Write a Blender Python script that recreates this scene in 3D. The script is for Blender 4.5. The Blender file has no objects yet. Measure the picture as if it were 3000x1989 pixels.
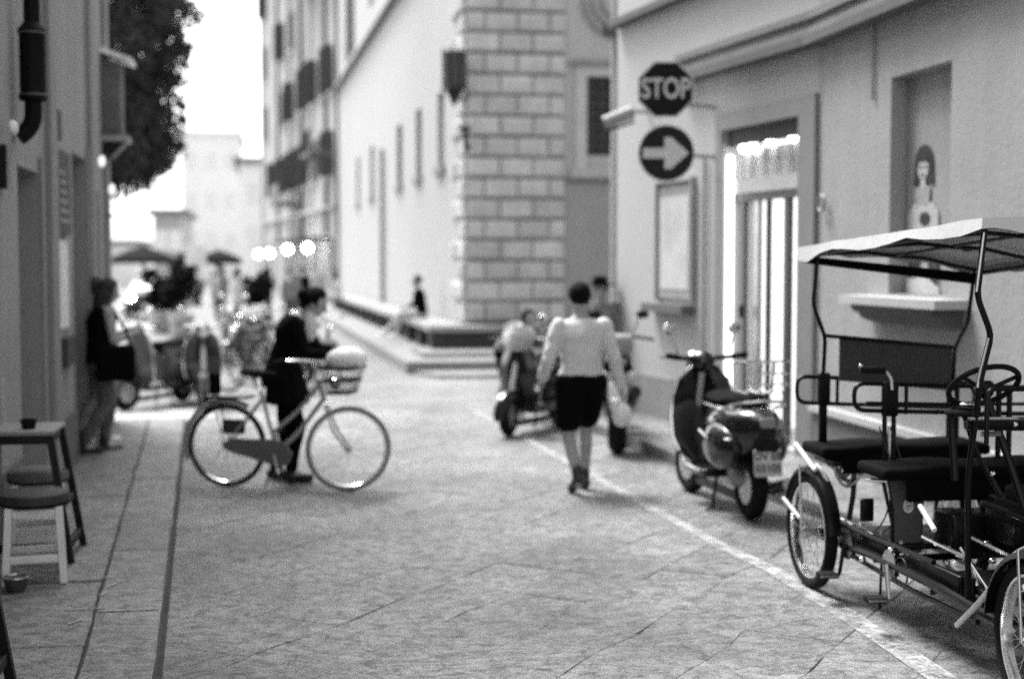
import bpy, bmesh, math, random
from mathutils import Vector, Matrix, Quaternion, noise
R = math.radians
sc = bpy.context.scene
col = sc.collection
random.seed(7)

# ------------------------------------------------------------ camera, light
cam = bpy.data.cameras.new("camera"); camo = bpy.data.objects.new("camera", cam); col.objects.link(camo)
cam.lens = 50; cam.sensor_width = 36; cam.clip_end = 600
camo.location = (0, 0, 1.85)
camo.rotation_euler = (R(90 - 3.136), 0, R(-9.37))
cam.dof.use_dof = True; cam.dof.focus_distance = 5.9; cam.dof.aperture_fstop = 1.2; cam.dof.aperture_blades = 0
sc.camera = camo
SUN_EL, SUN_AZ = 60, 330          # azimuth of the light's origin, degrees clockwise from +Y
w = bpy.data.worlds.new("World"); sc.world = w; w.use_nodes = True
nt = w.node_tree; nt.nodes.clear()
sky = nt.nodes.new("ShaderNodeTexSky"); sky.sky_type = 'NISHITA'; sky.sun_disc = False
sky.sun_elevation = R(SUN_EL); sky.sun_rotation = R(SUN_AZ); sky.air_density = 1.0; sky.dust_density = 2.5; sky.ozone_density = 1
bw = nt.nodes.new("ShaderNodeRGBToBW"); bg = nt.nodes.new("ShaderNodeBackground"); wo = nt.nodes.new("ShaderNodeOutputWorld")
nt.links.new(sky.outputs[0], bw.inputs[0]); nt.links.new(bw.outputs[0], bg.inputs[0]); nt.links.new(bg.outputs[0], wo.inputs[0])
bg.inputs[1].default_value = 0.15
sl = bpy.data.lights.new("sun", 'SUN'); sl.energy = 1.4; sl.angle = R(22); sl.color = (1, 1, 1)
so = bpy.data.objects.new("sun", sl); col.objects.link(so)
az = R(SUN_AZ); el = R(SUN_EL)
sd = Vector((math.sin(az) * math.cos(el), math.cos(az) * math.cos(el), math.sin(el)))
so.rotation_euler = (-sd).to_track_quat('-Z', 'Y').to_euler()
so.location = (-5, 5, 30)
vs = sc.view_settings; vs.view_transform = 'Standard'; vs.look = 'None'; vs.gamma = 1; vs.use_curve_mapping = False
vs.exposure = 2.05
sc.render.image_settings.color_mode = 'BW'      # black and white film
sc.cycles.max_bounces = 6; sc.cycles.sample_clamp_indirect = 6
sc.cycles.use_denoising = False

# ------------------------------------------------------------ materials
_mats = {}
def mat(name, g, rough=.7, metal=0., var=.15, scale=6., bump=.0, bscale=40., spec=.4, stretch=(1, 1, 1), coat=0, obj_var=0, emit=0, alpha=1, streak=0):
    if name in _mats: return _mats[name]
    m = bpy.data.materials.new(name); m.use_nodes = True; t = m.node_tree; N = t.nodes; L = t.links
    b = N["Principled BSDF"]; b.inputs["Roughness"].default_value = rough; b.inputs["Metallic"].default_value = metal
    b.inputs["Specular IOR Level"].default_value = spec; b.inputs["Coat Weight"].default_value = coat; b.inputs["Coat Roughness"].default_value = .06
    tc = N.new("ShaderNodeTexCoord"); mp = N.new("ShaderNodeMapping"); mp.inputs[3].default_value = stretch
    L.new(tc.outputs["Object"], mp.inputs[0])
    n1 = N.new("ShaderNodeTexNoise"); n1.inputs["Scale"].default_value = scale; n1.inputs["Detail"].default_value = 8; n1.inputs["Roughness"].default_value = .65
    L.new(mp.outputs[0], n1.inputs[0])
    mr = N.new("ShaderNodeMapRange"); mr.inputs[1].default_value = .25; mr.inputs[2].default_value = .75
    mr.inputs[3].default_value = g * (1 - var); mr.inputs[4].default_value = g * (1 + var)
    L.new(n1.outputs[0], mr.inputs[0]); out = mr.outputs[0]
    if streak:
        mp2 = N.new("ShaderNodeMapping"); mp2.inputs[3].default_value = (5, 5, .35); L.new(tc.outputs["Object"], mp2.inputs[0])
        n3 = N.new("ShaderNodeTexNoise"); n3.inputs["Scale"].default_value = 1.1; n3.inputs["Detail"].default_value = 6; L.new(mp2.outputs[0], n3.inputs[0])
        r3 = N.new("ShaderNodeMapRange"); r3.inputs[1].default_value = .35; r3.inputs[2].default_value = .7; r3.inputs[3].default_value = 1; r3.inputs[4].default_value = 1 - streak
        L.new(n3.outputs[0], r3.inputs[0]); mm = N.new("ShaderNodeMath"); mm.operation = 'MULTIPLY'; L.new(out, mm.inputs[0]); L.new(r3.outputs[0], mm.inputs[1]); out = mm.outputs[0]
    if obj_var:
        oi = N.new("ShaderNodeObjectInfo"); r2 = N.new("ShaderNodeMapRange"); r2.inputs[3].default_value = 1 - obj_var; r2.inputs[4].default_value = 1 + obj_var
        L.new(oi.outputs["Random"], r2.inputs[0]); mm = N.new("ShaderNodeMath"); mm.operation = 'MULTIPLY'; L.new(out, mm.inputs[0]); L.new(r2.outputs[0], mm.inputs[1]); out = mm.outputs[0]
    L.new(out, b.inputs["Base Color"])
    if bump:
        n2 = N.new("ShaderNodeTexNoise"); n2.inputs["Scale"].default_value = bscale; n2.inputs["Detail"].default_value = 6; L.new(mp.outputs[0], n2.inputs[0])
        bp = N.new("ShaderNodeBump"); bp.inputs["Strength"].default_value = 1; bp.inputs["Distance"].default_value = bump
        L.new(n2.outputs[0], bp.inputs["Height"]); L.new(bp.outputs[0], b.inputs["Normal"])
    if emit:
        b.inputs["Emission Color"].default_value = (1, 1, 1, 1); b.inputs["Emission Strength"].default_value = emit
    if alpha < 1: b.inputs["Alpha"].default_value = alpha
    _mats[name] = m; return m

def glass(name, tint=.9, rough=.05, alpha=.25):
    if name in _mats: return _mats[name]
    m = bpy.data.materials.new(name); m.use_nodes = True; b = m.node_tree.nodes["Principled BSDF"]
    b.inputs["Base Color"].default_value = (tint, tint, tint, 1); b.inputs["Roughness"].default_value = rough; b.inputs["Alpha"].default_value = alpha
    _mats[name] = m; return m

def worn_paint(name, g, cover):
    m = bpy.data.materials.new(name); m.use_nodes = True; t = m.node_tree; N = t.nodes; L = t.links
    b = N["Principled BSDF"]; b.inputs["Base Color"].default_value = (g, g, g, 1); b.inputs["Roughness"].default_value = .8
    tc = N.new("ShaderNodeTexCoord"); n = N.new("ShaderNodeTexNoise"); n.inputs["Scale"].default_value = 7; n.inputs["Detail"].default_value = 12; n.inputs["Roughness"].default_value = .8
    L.new(tc.outputs["Object"], n.inputs[0])
    mr = N.new("ShaderNodeMapRange"); mr.inputs[1].default_value = 1 - cover - .07; mr.inputs[2].default_value = 1 - cover + .09; mr.inputs[3].default_value = .05; mr.inputs[4].default_value = .85
    L.new(n.outputs[0], mr.inputs[0]); L.new(mr.outputs[0], b.inputs["Alpha"]); return m

def stone_mat(name, g, chisel=.004):
    """street slabs: chisel marks whose direction differs from slab to slab"""
    m = bpy.data.materials.new(name); m.use_nodes = True; t = m.node_tree; N = t.nodes; L = t.links
    b = N["Principled BSDF"]; b.inputs["Specular IOR Level"].default_value = .35
    geo = N.new("ShaderNodeNewGeometry"); oi = N.new("ShaderNodeObjectInfo")
    rot = N.new("ShaderNodeVectorRotate"); rot.rotation_type = 'Z_AXIS'
    an = N.new("ShaderNodeMapRange"); an.inputs[3].default_value = -.5; an.inputs[4].default_value = .75
    L.new(oi.outputs["Random"], an.inputs[0]); L.new(an.outputs[0], rot.inputs["Angle"]); L.new(geo.outputs["Position"], rot.inputs["Vector"])
    mp = N.new("ShaderNodeMapping"); mp.inputs[3].default_value = (5, 26, 1); L.new(rot.outputs[0], mp.inputs[0])
    nz = N.new("ShaderNodeTexNoise"); nz.inputs["Scale"].default_value = 1.2; nz.inputs["Detail"].default_value = 7; nz.inputs["Roughness"].default_value = .7; nz.inputs["Distortion"].default_value = .6
    L.new(mp.outputs[0], nz.inputs[0])
    big = N.new("ShaderNodeTexNoise"); big.inputs["Scale"].default_value = .9; big.inputs["Detail"].default_value = 6; L.new(geo.outputs["Position"], big.inputs[0])
    fine = N.new("ShaderNodeTexNoise"); fine.inputs["Scale"].default_value = 60; fine.inputs["Detail"].default_value = 5; L.new(geo.outputs["Position"], fine.inputs[0])
    pit = N.new("ShaderNodeTexNoise"); pit.inputs["Scale"].default_value = 11; pit.inputs["Detail"].default_value = 8; pit.inputs["Roughness"].default_value = .75; pit.inputs["Distortion"].default_value = .8; L.new(geo.outputs["Position"], pit.inputs[0])
    mx0 = N.new("ShaderNodeMath"); mx0.operation = 'MULTIPLY_ADD'; mx0.inputs[1].default_value = .35; L.new(fine.outputs[0], mx0.inputs[0]); L.new(pit.outputs[0], mx0.inputs[2])
    mx = N.new("ShaderNodeMath"); mx.operation = 'MULTIPLY_ADD'; mx.inputs[1].default_value = .45; L.new(nz.outputs[0], mx.inputs[0])
    sc0 = N.new("ShaderNodeMath"); sc0.operation = 'MULTIPLY'; sc0.inputs[1].default_value = .75; L.new(mx0.outputs[0], sc0.inputs[0]); L.new(sc0.outputs[0], mx.inputs[2])
    r1 = N.new("ShaderNodeMapRange"); r1.inputs[1].default_value = .61; r1.inputs[2].default_value = .81; r1.inputs[3].default_value = g * .38; r1.inputs[4].default_value = g * 1.5; L.new(mx.outputs[0], r1.inputs[0])
    r2 = N.new("ShaderNodeMapRange"); r2.inputs[1].default_value = .3; r2.inputs[2].default_value = .7; r2.inputs[3].default_value = .68; r2.inputs[4].default_value = 1.25; L.new(big.outputs[0], r2.inputs[0])
    r3 = N.new("ShaderNodeMapRange"); r3.inputs[3].default_value = .86; r3.inputs[4].default_value = 1.12; L.new(oi.outputs["Random"], r3.inputs[0])
    a = N.new("ShaderNodeMath"); a.operation = 'MULTIPLY'; L.new(r1.outputs[0], a.inputs[0]); L.new(r2.outputs[0], a.inputs[1])
    a2 = N.new("ShaderNodeMath"); a2.operation = 'MULTIPLY'; L.new(a.outputs[0], a2.inputs[0]); L.new(r3.outputs[0], a2.inputs[1]); L.new(a2.outputs[0], b.inputs["Base Color"])
    rr = N.new("ShaderNodeMapRange"); rr.inputs[3].default_value = .45; rr.inputs[4].default_value = .8; L.new(big.outputs[0], rr.inputs[0]); L.new(rr.outputs[0], b.inputs["Roughness"])
    bp = N.new("ShaderNodeBump"); bp.inputs["Distance"].default_value = chisel; L.new(mx.outputs[0], bp.inputs["Height"]); L.new(bp.outputs[0], b.inputs["Normal"])
    return m

road_m = stone_mat("pietraforte road stone", .165, .02)
pave_m = stone_mat("pavement stone", .15, .006)
joint_m = mat("joint dirt", .16, .95, var=.3, scale=9, bump=.004)
plaster_l = mat("left wall plaster", .29, .9, var=.12, scale=1.3, bump=.004, bscale=25, streak=.15)
plaster_l2 = mat("left wall pilaster plaster", .27, .9, var=.1, scale=1.5, bump=.003, streak=.25)
plaster_r = mat("right wall plaster", .31, .9, var=.12, scale=1.4, bump=.004, bscale=20, streak=.10)
plaster_c = mat("pale corner plaster", .40, .9, var=.05, scale=.9, bump=.002)
plinth_m = mat("grey plinth render", .25, .9, var=.15, scale=2, bump=.004, streak=.15)
plinth_d = mat("dark plinth render", .13, .9, var=.2, scale=2, bump=.004)
ledge_m = mat("pale ledge stone", .42, .8, var=.12, scale=3)
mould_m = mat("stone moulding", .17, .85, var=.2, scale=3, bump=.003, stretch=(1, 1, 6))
pal_m = mat("palazzo plaster", .38, .9, var=.05, scale=.5, bump=.003, streak=.04)
pal_g = mat("palazzo lower plaster", .27, .9, var=.12, scale=.8, bump=.004)
quoin_m = mat("rusticated sandstone", .42, .9, var=.22, scale=3, bump=.02, bscale=9, obj_var=.12)
bench_m = mat("bench stone", .2, .85, var=.2, scale=2.5, bump=.005, obj_var=.1)
dark_glass = mat("dark window glass", .03, .15, spec=.5)
grille_m = mat("dark iron grille", .03, .5)
iron = mat("wrought iron", .008, .5, spec=.4)
black = mat("black paint", .004, .35, spec=.25)
bframe = mat("black frame enamel", .003, .35, spec=.2)
rubber = mat("tyre rubber", .008, .85, spec=.15, bump=.002, bscale=80)
chrome = mat("chrome", .75, .18, 1.)
alu = mat("brushed metal", .5, .35, 1.)
whitep = mat("white paint", .8, .4)
vinyl = mat("black vinyl", .003, .8, spec=.06, bump=.003, bscale=14)
canvas = mat("white canopy canvas", .5, .8, var=.06, scale=4, bump=.006, bscale=8)
panel_g = mat("grey panel", .085, .6, var=.1)
skin = mat("skin", .33, .6, var=.06, scale=12)
skin_d = mat("second skin tone", .36, .6, var=.06, scale=12)  # an even, slightly paler skin tone
hair_m = mat("dark hair", .004, .7, spec=.1, bump=.01, bscale=30, stretch=(6, 6, 1))
hair_b = mat("brown hair", .02, .6, bump=.01, bscale=30, stretch=(6, 6, 1))
cloth_w = mat("white shirt cotton", .6, .9, var=.03, bump=.012, bscale=7)
cloth_k = mat("black cloth", .003, .95, bump=.01, bscale=9, spec=.08)
cloth_g = mat("grey cloth", .22, .9, bump=.01, bscale=9)
denim = mat("denim", .10, .9, bump=.008, bscale=12)
cloth_p = mat("pale cloth", .4, .9, bump=.01, bscale=9)
wood_d = mat("dark stained wood", .008, .5, spec=.2, var=.4, scale=5, stretch=(1, 1, .2), bump=.002)
wood_t = mat("worn table top", .2, .55, var=.3, scale=6)
wood_w = mat("white painted wood", .7, .6, var=.08, scale=7)
leaf_m = mat("foliage", .045, .9, spec=.1, var=.5, scale=2)
shrub_m = mat("shrub leaves", .014, .9, spec=.05, var=.5, scale=3)
lamp_e = mat("lit lamp", .9, emit=22)
spot_e = mat("lit spotlight", .9, emit=4)
shop_e = mat("glowing shop interior", .8, emit=.38)
head_e = mat("lit headlight", .9, emit=30)
mid_e = mat("dim lamp", .9, emit=7)
far_m = mat("far hazy facade", .85, .9, var=.06, scale=.3)  # pale tone carries the haze of the far street end
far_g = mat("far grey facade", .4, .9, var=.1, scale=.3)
row_m = mat("row house plaster", .36, .9, var=.18, scale=.5, streak=.15)
row_m2 = mat("row house darker plaster", .26, .9, var=.18, scale=.5, streak=.15)
shut_m = mat("shutter slats", .06, .7, var=.15)
umb_m = mat("umbrella canvas", .02, .9, var=.08, spec=.02)
roof_m = mat("roof tile", .2, .9, var=.3)

# ------------------------------------------------------------ mesh helpers
class MB:
    def __init__(s): s.v = []; s.f = []; s.mi = []; s.cur = 0
    def add(s, vs, fs):
        o = len(s.v); s.v += [Vector(p) for p in vs]; s.f += [[i + o for i in f] for f in fs]; s.mi += [s.cur] * len(fs); return s
    def box(s, c, d, q=None, taper=1.):
        hx, hy, hz = d[0] / 2, d[1] / 2, d[2] / 2; vs = []
        for z in (-1, 1):
            k = taper if z > 0 else 1
            for x, y in ((-1, -1), (1, -1), (1, 1), (-1, 1)):
                p = Vector((x * hx * k, y * hy * k, z * hz))
                if q: p = q @ p
                vs.append(p + Vector(c))
        return s.add(vs, [[3, 2, 1, 0], [4, 5, 6, 7], [0, 1, 5, 4], [1, 2, 6, 5], [2, 3, 7, 6], [3, 0, 4, 7]])
    def rings(s, rings, closed=False, caps=True):
        n = len(rings[0]); vs = [p for r in rings for p in r]; fs = []; m = len(rings)
        for i in range(m if closed else m - 1):
            a = i * n; b = ((i + 1) % m) * n
            for j in range(n): k = (j + 1) % n; fs.append([a + j, a + k, b + k, b + j])
        if caps and not closed: fs.append(list(range(n))[::-1]); fs.append([(m - 1) * n + j for j in range(n)])
        return s.add(vs, fs)
    def tube(s, path, r, n=8, closed=False, flat=1.):
        P = [Vector(p) for p in path]; m = len(P); T = []
        for i in range(m):
            a = P[(i - 1) % m] if (closed or i > 0) else P[i]; b = P[(i + 1) % m] if (closed or i < m - 1) else P[i]
            T.append((b - a).normalized())
        u = T[0].orthogonal().normalized(); rg = []
        for i in range(m):
            u = (u - T[i] * u.dot(T[i])); u = u.normalized() if u.length > 1e-6 else T[i].orthogonal().normalized()
            v = T[i].cross(u); rr = r[i] if isinstance(r, (list, tuple)) else r
            rg.append([P[i] + (u * math.cos(2 * math.pi * k / n) + v * flat * math.sin(2 * math.pi * k / n)) * rr for k in range(n)])
        return s.rings(rg, closed)
    def cyl(s, a, b, r, r2=None, n=14): return s.tube([a, b], [r, r if r2 is None else r2], n)
    def sph(s, c, r, q=None, nu=14, nv=8):
        r = (r, r, r) if not isinstance(r, (tuple, list)) else r; vs = []; fs = []
        for i in range(nv + 1):
            a = math.pi * i / nv
            for j in range(nu):
                b = 2 * math.pi * j / nu; p = Vector((r[0] * math.sin(a) * math.cos(b), r[1] * math.sin(a) * math.sin(b), r[2] * math.cos(a)))
                if q: p = q @ p
                vs.append(p + Vector(c))
        for i in range(nv):
            for j in range(nu):
                k = (j + 1) % nu; fs.append([i * nu + j, (i + 1) * nu + j, (i + 1) * nu + k, i * nu + k])
        return s.add(vs, fs)
    def caps(s, a, b, ra, rb, n=12):
        a = Vector(a); b = Vector(b); d = (b - a); l = d.length; d = d / l if l else Vector((0, 0, 1)); P = []; rr = []
        for t in (-1, -.92, -.7, -.4, 0): P.append(a + d * ra * t); rr.append(max(ra * math.sqrt(max(0, 1 - t * t)), ra * .02))
        for t in (0, .4, .7, .92, 1): P.append(b + d * rb * t); rr.append(max(rb * math.sqrt(max(0, 1 - t * t)), rb * .02))
        return s.tube(P, rr, n)
    def torus(s, c, Rr, r, axis='X', n=32, k=8, sq=1., a0=0, a1=360):
        P = []; full = (a1 - a0) >= 360; cnt = n if full else n + 1
        rg = []
        for i in range(cnt):
            a = R(a0 + (a1 - a0) * i / n); ring = []
            for j in range(k):
                b = 2 * math.pi * j / k; rad = Rr + r * math.cos(b); h = r * sq * math.sin(b)
                p = {'X': (h, rad * math.cos(a), rad * math.sin(a)), 'Y': (rad * math.cos(a), h, rad * math.sin(a)), 'Z': (rad * math.cos(a), rad * math.sin(a), h)}[axis]
                ring.append(Vector(c) + Vector(p))
            rg.append(ring)
        return s.rings(rg, full)
    def prism(s, pts, a, b):
        """pts: list of 3D points (polygon); extruded by vector"""
        e = Vector(b); n = len(pts); vs = [Vector(p) + Vector(a) for p in pts]; vs += [p + e for p in vs]
        fs = [list(range(n))[::-1], [n + i for i in range(n)]] + [[i, (i + 1) % n, n + (i + 1) % n, n + i] for i in range(n)]
        return s.add(vs, fs)
    def tf(s, M): s.v = [M @ p for p in s.v]; return s
    def build(s, name, m, parent=None, smooth=35, loc=None, mesh=None):
        me = bpy.data.meshes.new(name); me.from_pydata([tuple(p) for p in s.v], [], s.f)
        ms = m if isinstance(m, (list, tuple)) else [m]
        for x in ms: me.materials.append(x)
        for p, i in zip(me.polygons, s.mi): p.material_index = i
        bm = bmesh.new(); bm.from_mesh(me); bmesh.ops.remove_doubles(bm, verts=bm.verts, dist=1e-5); bmesh.ops.recalc_face_normals(bm, faces=bm.faces)
        if smooth:
            for f in bm.faces: f.smooth = True
            for e in bm.edges:
                if len(e.link_faces) != 2 or e.calc_face_angle(3) > R(smooth): e.smooth = False
        bm.to_mesh(me); bm.free()
        o = bpy.data.objects.new(name, me); col.objects.link(o)
        if parent: o.parent = parent
        if loc: o.location = loc
        return o

def remesh(o, vox, sm=3):
    md = o.modifiers.new("r", 'REMESH'); md.mode = 'VOXEL'; md.voxel_size = vox; md.use_smooth_shade = True
    if sm: m2 = o.modifiers.new("s", 'SMOOTH'); m2.factor = .5; m2.iterations = sm
    dg = bpy.context.evaluated_depsgraph_get(); ev = o.evaluated_get(dg); me = bpy.data.meshes.new_from_object(ev)
    o.modifiers.clear(); o.data = me
    for p in me.polygons: p.use_smooth = True
    return o
def tag(o, label=None, cat=None, group=None, kind=None):
    if label: o['label'] = label
    if cat: o['category'] = cat
    if group: o['group'] = group
    if kind: o['kind'] = kind
    return o
def empty(name, loc=(0, 0, 0), rz=0, **k):
    o = bpy.data.objects.new(name, None); col.objects.link(o); o.location = loc; o.rotation_euler = (0, 0, rz); o.empty_display_size = .2
    return tag(o, **k)
def struct(o): o['kind'] = 'structure'; return o
def copy_tree(o, parent=None):
    c = o.copy(); col.objects.link(c); c.parent = parent
    for ch in list(o.children): copy_tree(ch, c)
    return c
def rbox(name, c, d, m, parent=None, bev=.01, q=None, seg=2):
    b = MB().box(c, d, q); o = b.build(name, m, parent, smooth=0)
    bm = bmesh.new(); bm.from_mesh(o.data); bmesh.ops.bevel(bm, geom=bm.edges[:], offset=bev, segments=seg, profile=.6, affect='EDGES')
    for f in bm.faces: f.smooth = True
    bm.to_mesh(o.data); bm.free(); return o
def arc(p0, p1, p2, n=8):
    p0, p1, p2 = Vector(p0), Vector(p1), Vector(p2)
    return [(1 - t) ** 2 * p0 + 2 * t * (1 - t) * p1 + t * t * p2 for t in [i / n for i in range(n + 1)]]
def bend(pts, r=.05, n=5):
    """polyline with rounded corners"""
    P = [Vector(p) for p in pts]; out = [P[0]]
    for i in range(1, len(P) - 1):
        a = (P[i - 1] - P[i]); b = (P[i + 1] - P[i]); rr = min(r, a.length * .45, b.length * .45)
        out += arc(P[i] + a.normalized() * rr, P[i], P[i] + b.normalized() * rr, n)
    out.append(P[-1]); return out

# ------------------------------------------------------------ ground
ground = struct(MB().add([(-300, -60, -.06), (300, -60, -.06), (300, 450, -.06), (-300, 450, -.06)], [[0, 1, 2, 3]]).build("ground", mat("far ground", .16, .9, var=.15, scale=.6), smooth=0))

def kerbL(y): return -.54 - .05 * (y - 6.4) if y < 16.9 else -1.07
def kerbR(y):
    pts = [(-4, 3.98), (9, 3.92), (11, 3.70), (12.5, 3.56), (14.25, 3.44), (17.6, 3.15)]
    for (a, b), (c, d) in zip(pts, pts[1:]):
        if y <= c: return b + (d - b) * (y - a) / (c - a)
    return 3.15
def poly_slab(mb, pts, z0, z1): return mb.prism([(x, y, z0) for x, y in pts], (0, 0, 0), (0, 0, z1 - z0))

rb = MB(); YS = [-3, 5, 9, 11, 12.5, 14.25, 16.9]
road = MB()
road.add([(-40, -6, -.012), (40, -6, -.012), (40, 120, -.012), (-40, 120, -.012)], [[0, 1, 2, 3]])
road = struct(road.build("road", joint_m, smooth=0))
# far street surface beyond the hewn slabs one can tell apart
fs = struct(MB().add([(-30, 26.5, -.004), (30, 26.5, -.004), (30, 110, -.004), (-30, 110, -.004)], [[0, 1, 2, 3]]).build("street", road_m, smooth=0))
# diagonal slabs
rng = random.Random(3)
def clip(poly, inside, inter):
    out = []
    for i in range(len(poly)):
        a, b = poly[i - 1], poly[i]; ia, ib = inside(a), inside(b)
        if ib:
            if not ia: out.append(inter(a, b))
            out.append(b)
        elif ia: out.append(inter(a, b))
    return out
def clip_hp(poly, px, py, nx, ny):
    f = lambda p: (p[0] - px) * nx + (p[1] - py) * ny
    def it(a, b):
        fa, fb = f(a), f(b); t = fa / (fa - fb); return (a[0] + (b[0] - a[0]) * t, a[1] + (b[1] - a[1]) * t)
    return clip(poly, lambda p: f(p) >= 0, it)
def warp(p, k=1.):
    v = Vector((p[0], p[1], 0)); a = noise.noise(v * 1.7); b = noise.noise(v * 1.7 + Vector((31, 7, 3))); c = noise.noise(v * 7); d = noise.noise(v * 7 + Vector((5, 17, 9)))
    return (p[0] + k * (.045 * a + .016 * c), p[1] + k * (.045 * b + .016 * d))
def warp_poly(poly, k=1., step=.22):
    out = []
    for i in range(len(poly)):
        a, b = poly[i], poly[(i + 1) % len(poly)]; L_ = math.hypot(b[0] - a[0], b[1] - a[1]); n_ = max(1, int(L_ / step))
        out += [warp((a[0] + (b[0] - a[0]) * t / n_, a[1] + (b[1] - a[1]) * t / n_), k) for t in range(n_)]
    return out
def slab_mesh(name, poly, z0, z1, bev, m, parent, dz=0, tilt=0, wk=0):
    if wk: poly = warp_poly(poly, wk)
    cx = sum(p[0] for p in poly) / len(poly); cy = sum(p[1] for p in poly) / len(poly); n = len(poly)
    lo = [(x - cx, y - cy, z0 - z1) for x, y in poly]; sh = []
    for x, y in poly:
        v = Vector((x - cx, y - cy, 0)); l = v.length; sh.append(v)
    top0 = [(v.x, v.y, -bev) for v in sh]; top1 = [(v.x * (1 - bev * 1.6 / max(v.length, .05)), v.y * (1 - bev * 1.6 / max(v.length, .05)), 0) for v in sh]
    fs = [[i, (i + 1) % n, n + (i + 1) % n, n + i] for i in range(n)] + [[n + i, n + (i + 1) % n, 2 * n + (i + 1) % n, 2 * n + i] for i in range(n)] + [[2 * n + i for i in range(n)]]
    me = bpy.data.meshes.new(name); me.from_pydata(lo + top0 + top1, [], fs); me.materials.append(m)
    o = bpy.data.objects.new(name, me); col.objects.link(o); o.parent = parent; o.location = (cx, cy, z1 + dz)
    o.rotation_euler = (rng.uniform(-tilt, tilt), rng.uniform(-tilt, tilt), 0); return o
ang = R(52); dx, dy = math.cos(ang), math.sin(ang); nx, ny = -dy, dx
cands = []
RW = .47
for r_ in range(-60, 60):
    off = r_ * RW; t = -6 + rng.uniform(0, .8)
    while t < 34:
        L_ = rng.uniform(.6, 1.0); g = .0015
        quad = [(t + g, off + g), (t + L_ - g, off + g), (t + L_ - g, off + RW - g), (t + g, off + RW - g)]
        poly = [(a * dx + b * nx , a * dy + b * ny) for a, b in quad]; t += L_; poly = warp_poly(poly)
        poly = clip_hp(poly, -.54 + .016, 6.4, 1, .05)          # kerb line on the left
        if poly:
            for (a, b), (c, d) in zip([(-4, 3.98), (9, 3.92), (11, 3.70), (12.5, 3.56), (14.25, 3.44)], [(9, 3.92), (11, 3.70), (12.5, 3.56), (14.25, 3.44), (17.6, 3.15)]):
                cyy = sum(p[1] for p in poly) / max(1, len(poly)) if poly else 0
                if poly and a - .5 <= cyy <= c + .5: poly = clip_hp(poly, b - .012, a, -(c - a), (d - b))
        if not poly or len(poly) < 3: continue
        poly = clip_hp(poly, 0, 26.4, 0, -1)
        if not poly or len(poly) < 3: continue
        A = abs(sum(poly[i - 1][0] * poly[i][1] - poly[i][0] * poly[i - 1][1] for i in range(len(poly)))) / 2
        if A < .012: continue
        cx = sum(p[0] for p in poly) / len(poly); cy = sum(p[1] for p in poly) / len(poly)
        if cy < 3.5 or cx > 9: continue
        sx = (cx * .9866 - cy * .1628) / (cx * .1628 + cy * .9866)
        vis = abs(sx) < .44 and cy > 5.2
        if not vis and cy > 8: continue
        cands.append((0 if vis else 1, cy, poly, A))
cands.sort(key=lambda c: (c[0], c[1]))
far = MB()
for i, (vv, cy, poly, A) in enumerate(cands):
    if i < 296: slab_mesh("paving_slab", poly, -.03, 0, .0015, road_m, road, dz=rng.uniform(-.003, .001), tilt=.003)
    else: far.prism([(x, y, -.03) for x, y in poly], (0, 0, 0), (0, 0, .03))
fo = far.build("far_paving_slabs", road_m, road, smooth=0); fo['kind'] = 'stuff'

# left pavement: slabs
pav = struct(MB().prism([(-3.2, -3, -.02), (kerbL(-3), -3, -.02), (kerbL(16.9), 16.9, -.02), (-3.2, 16.9, -.02)], (0, 0, 0), (0, 0, .03)).build("pavement", mat("pavement joint dirt", .05, .95, var=.5, scale=6), smooth=0))
gut = MB()
gp = [(kerbL(y_) , y_) for y_ in (-3, 2, 6, 10, 14, 16.88)]
for (a, b), (c, d_) in zip(gp, gp[1:]): gut.prism([(a - .005, b, -.01), (a + .020, b, -.01), (c + .020, d_, -.01), (c - .005, d_, -.01)], (0, 0, 0), (0, 0, .011))
gut.build("gutter_joint", mat("gutter dirt", .035, .95, var=.6, scale=5), pav, smooth=0)
def pslab(poly): slab_mesh("pavement_slab", poly, .0, .035, .006, pave_m, pav, dz=rng.uniform(-.003, .003), tilt=.003, wk=.22)
cut = [-2, -.6, .8, 2.1, 3.4, 4.8, 6.1, 7.55, 9.15, 10.5, 12.2, 13.7, 15.2, 16.88]
for a, b in zip(cut, cut[1:]):
    ya, yb = a + .010, b - .010
    pslab([(kerbL(ya) - .30 - .006 * ya, ya), (kerbL(ya) - .015, ya), (kerbL(yb) - .015, yb), (kerbL(yb) - .30 - .006 * yb, yb)])
cut2 = [-2, -.2, 1.3, 2.9, 4.1, 5.5, 6.9, 8.3, 9.9, 11.3, 12.9, 14.4, 15.8, 16.88]
for a, b in zip(cut2, cut2[1:]):
    ya, yb = a + .010, b - .010
    pslab([(-1.95 - .02 * ya, ya), (kerbL(ya) - .315 - .006 * ya, ya), (kerbL(yb) - .315 - .006 * yb, yb), (-1.95 - .02 * yb, yb)])

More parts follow.
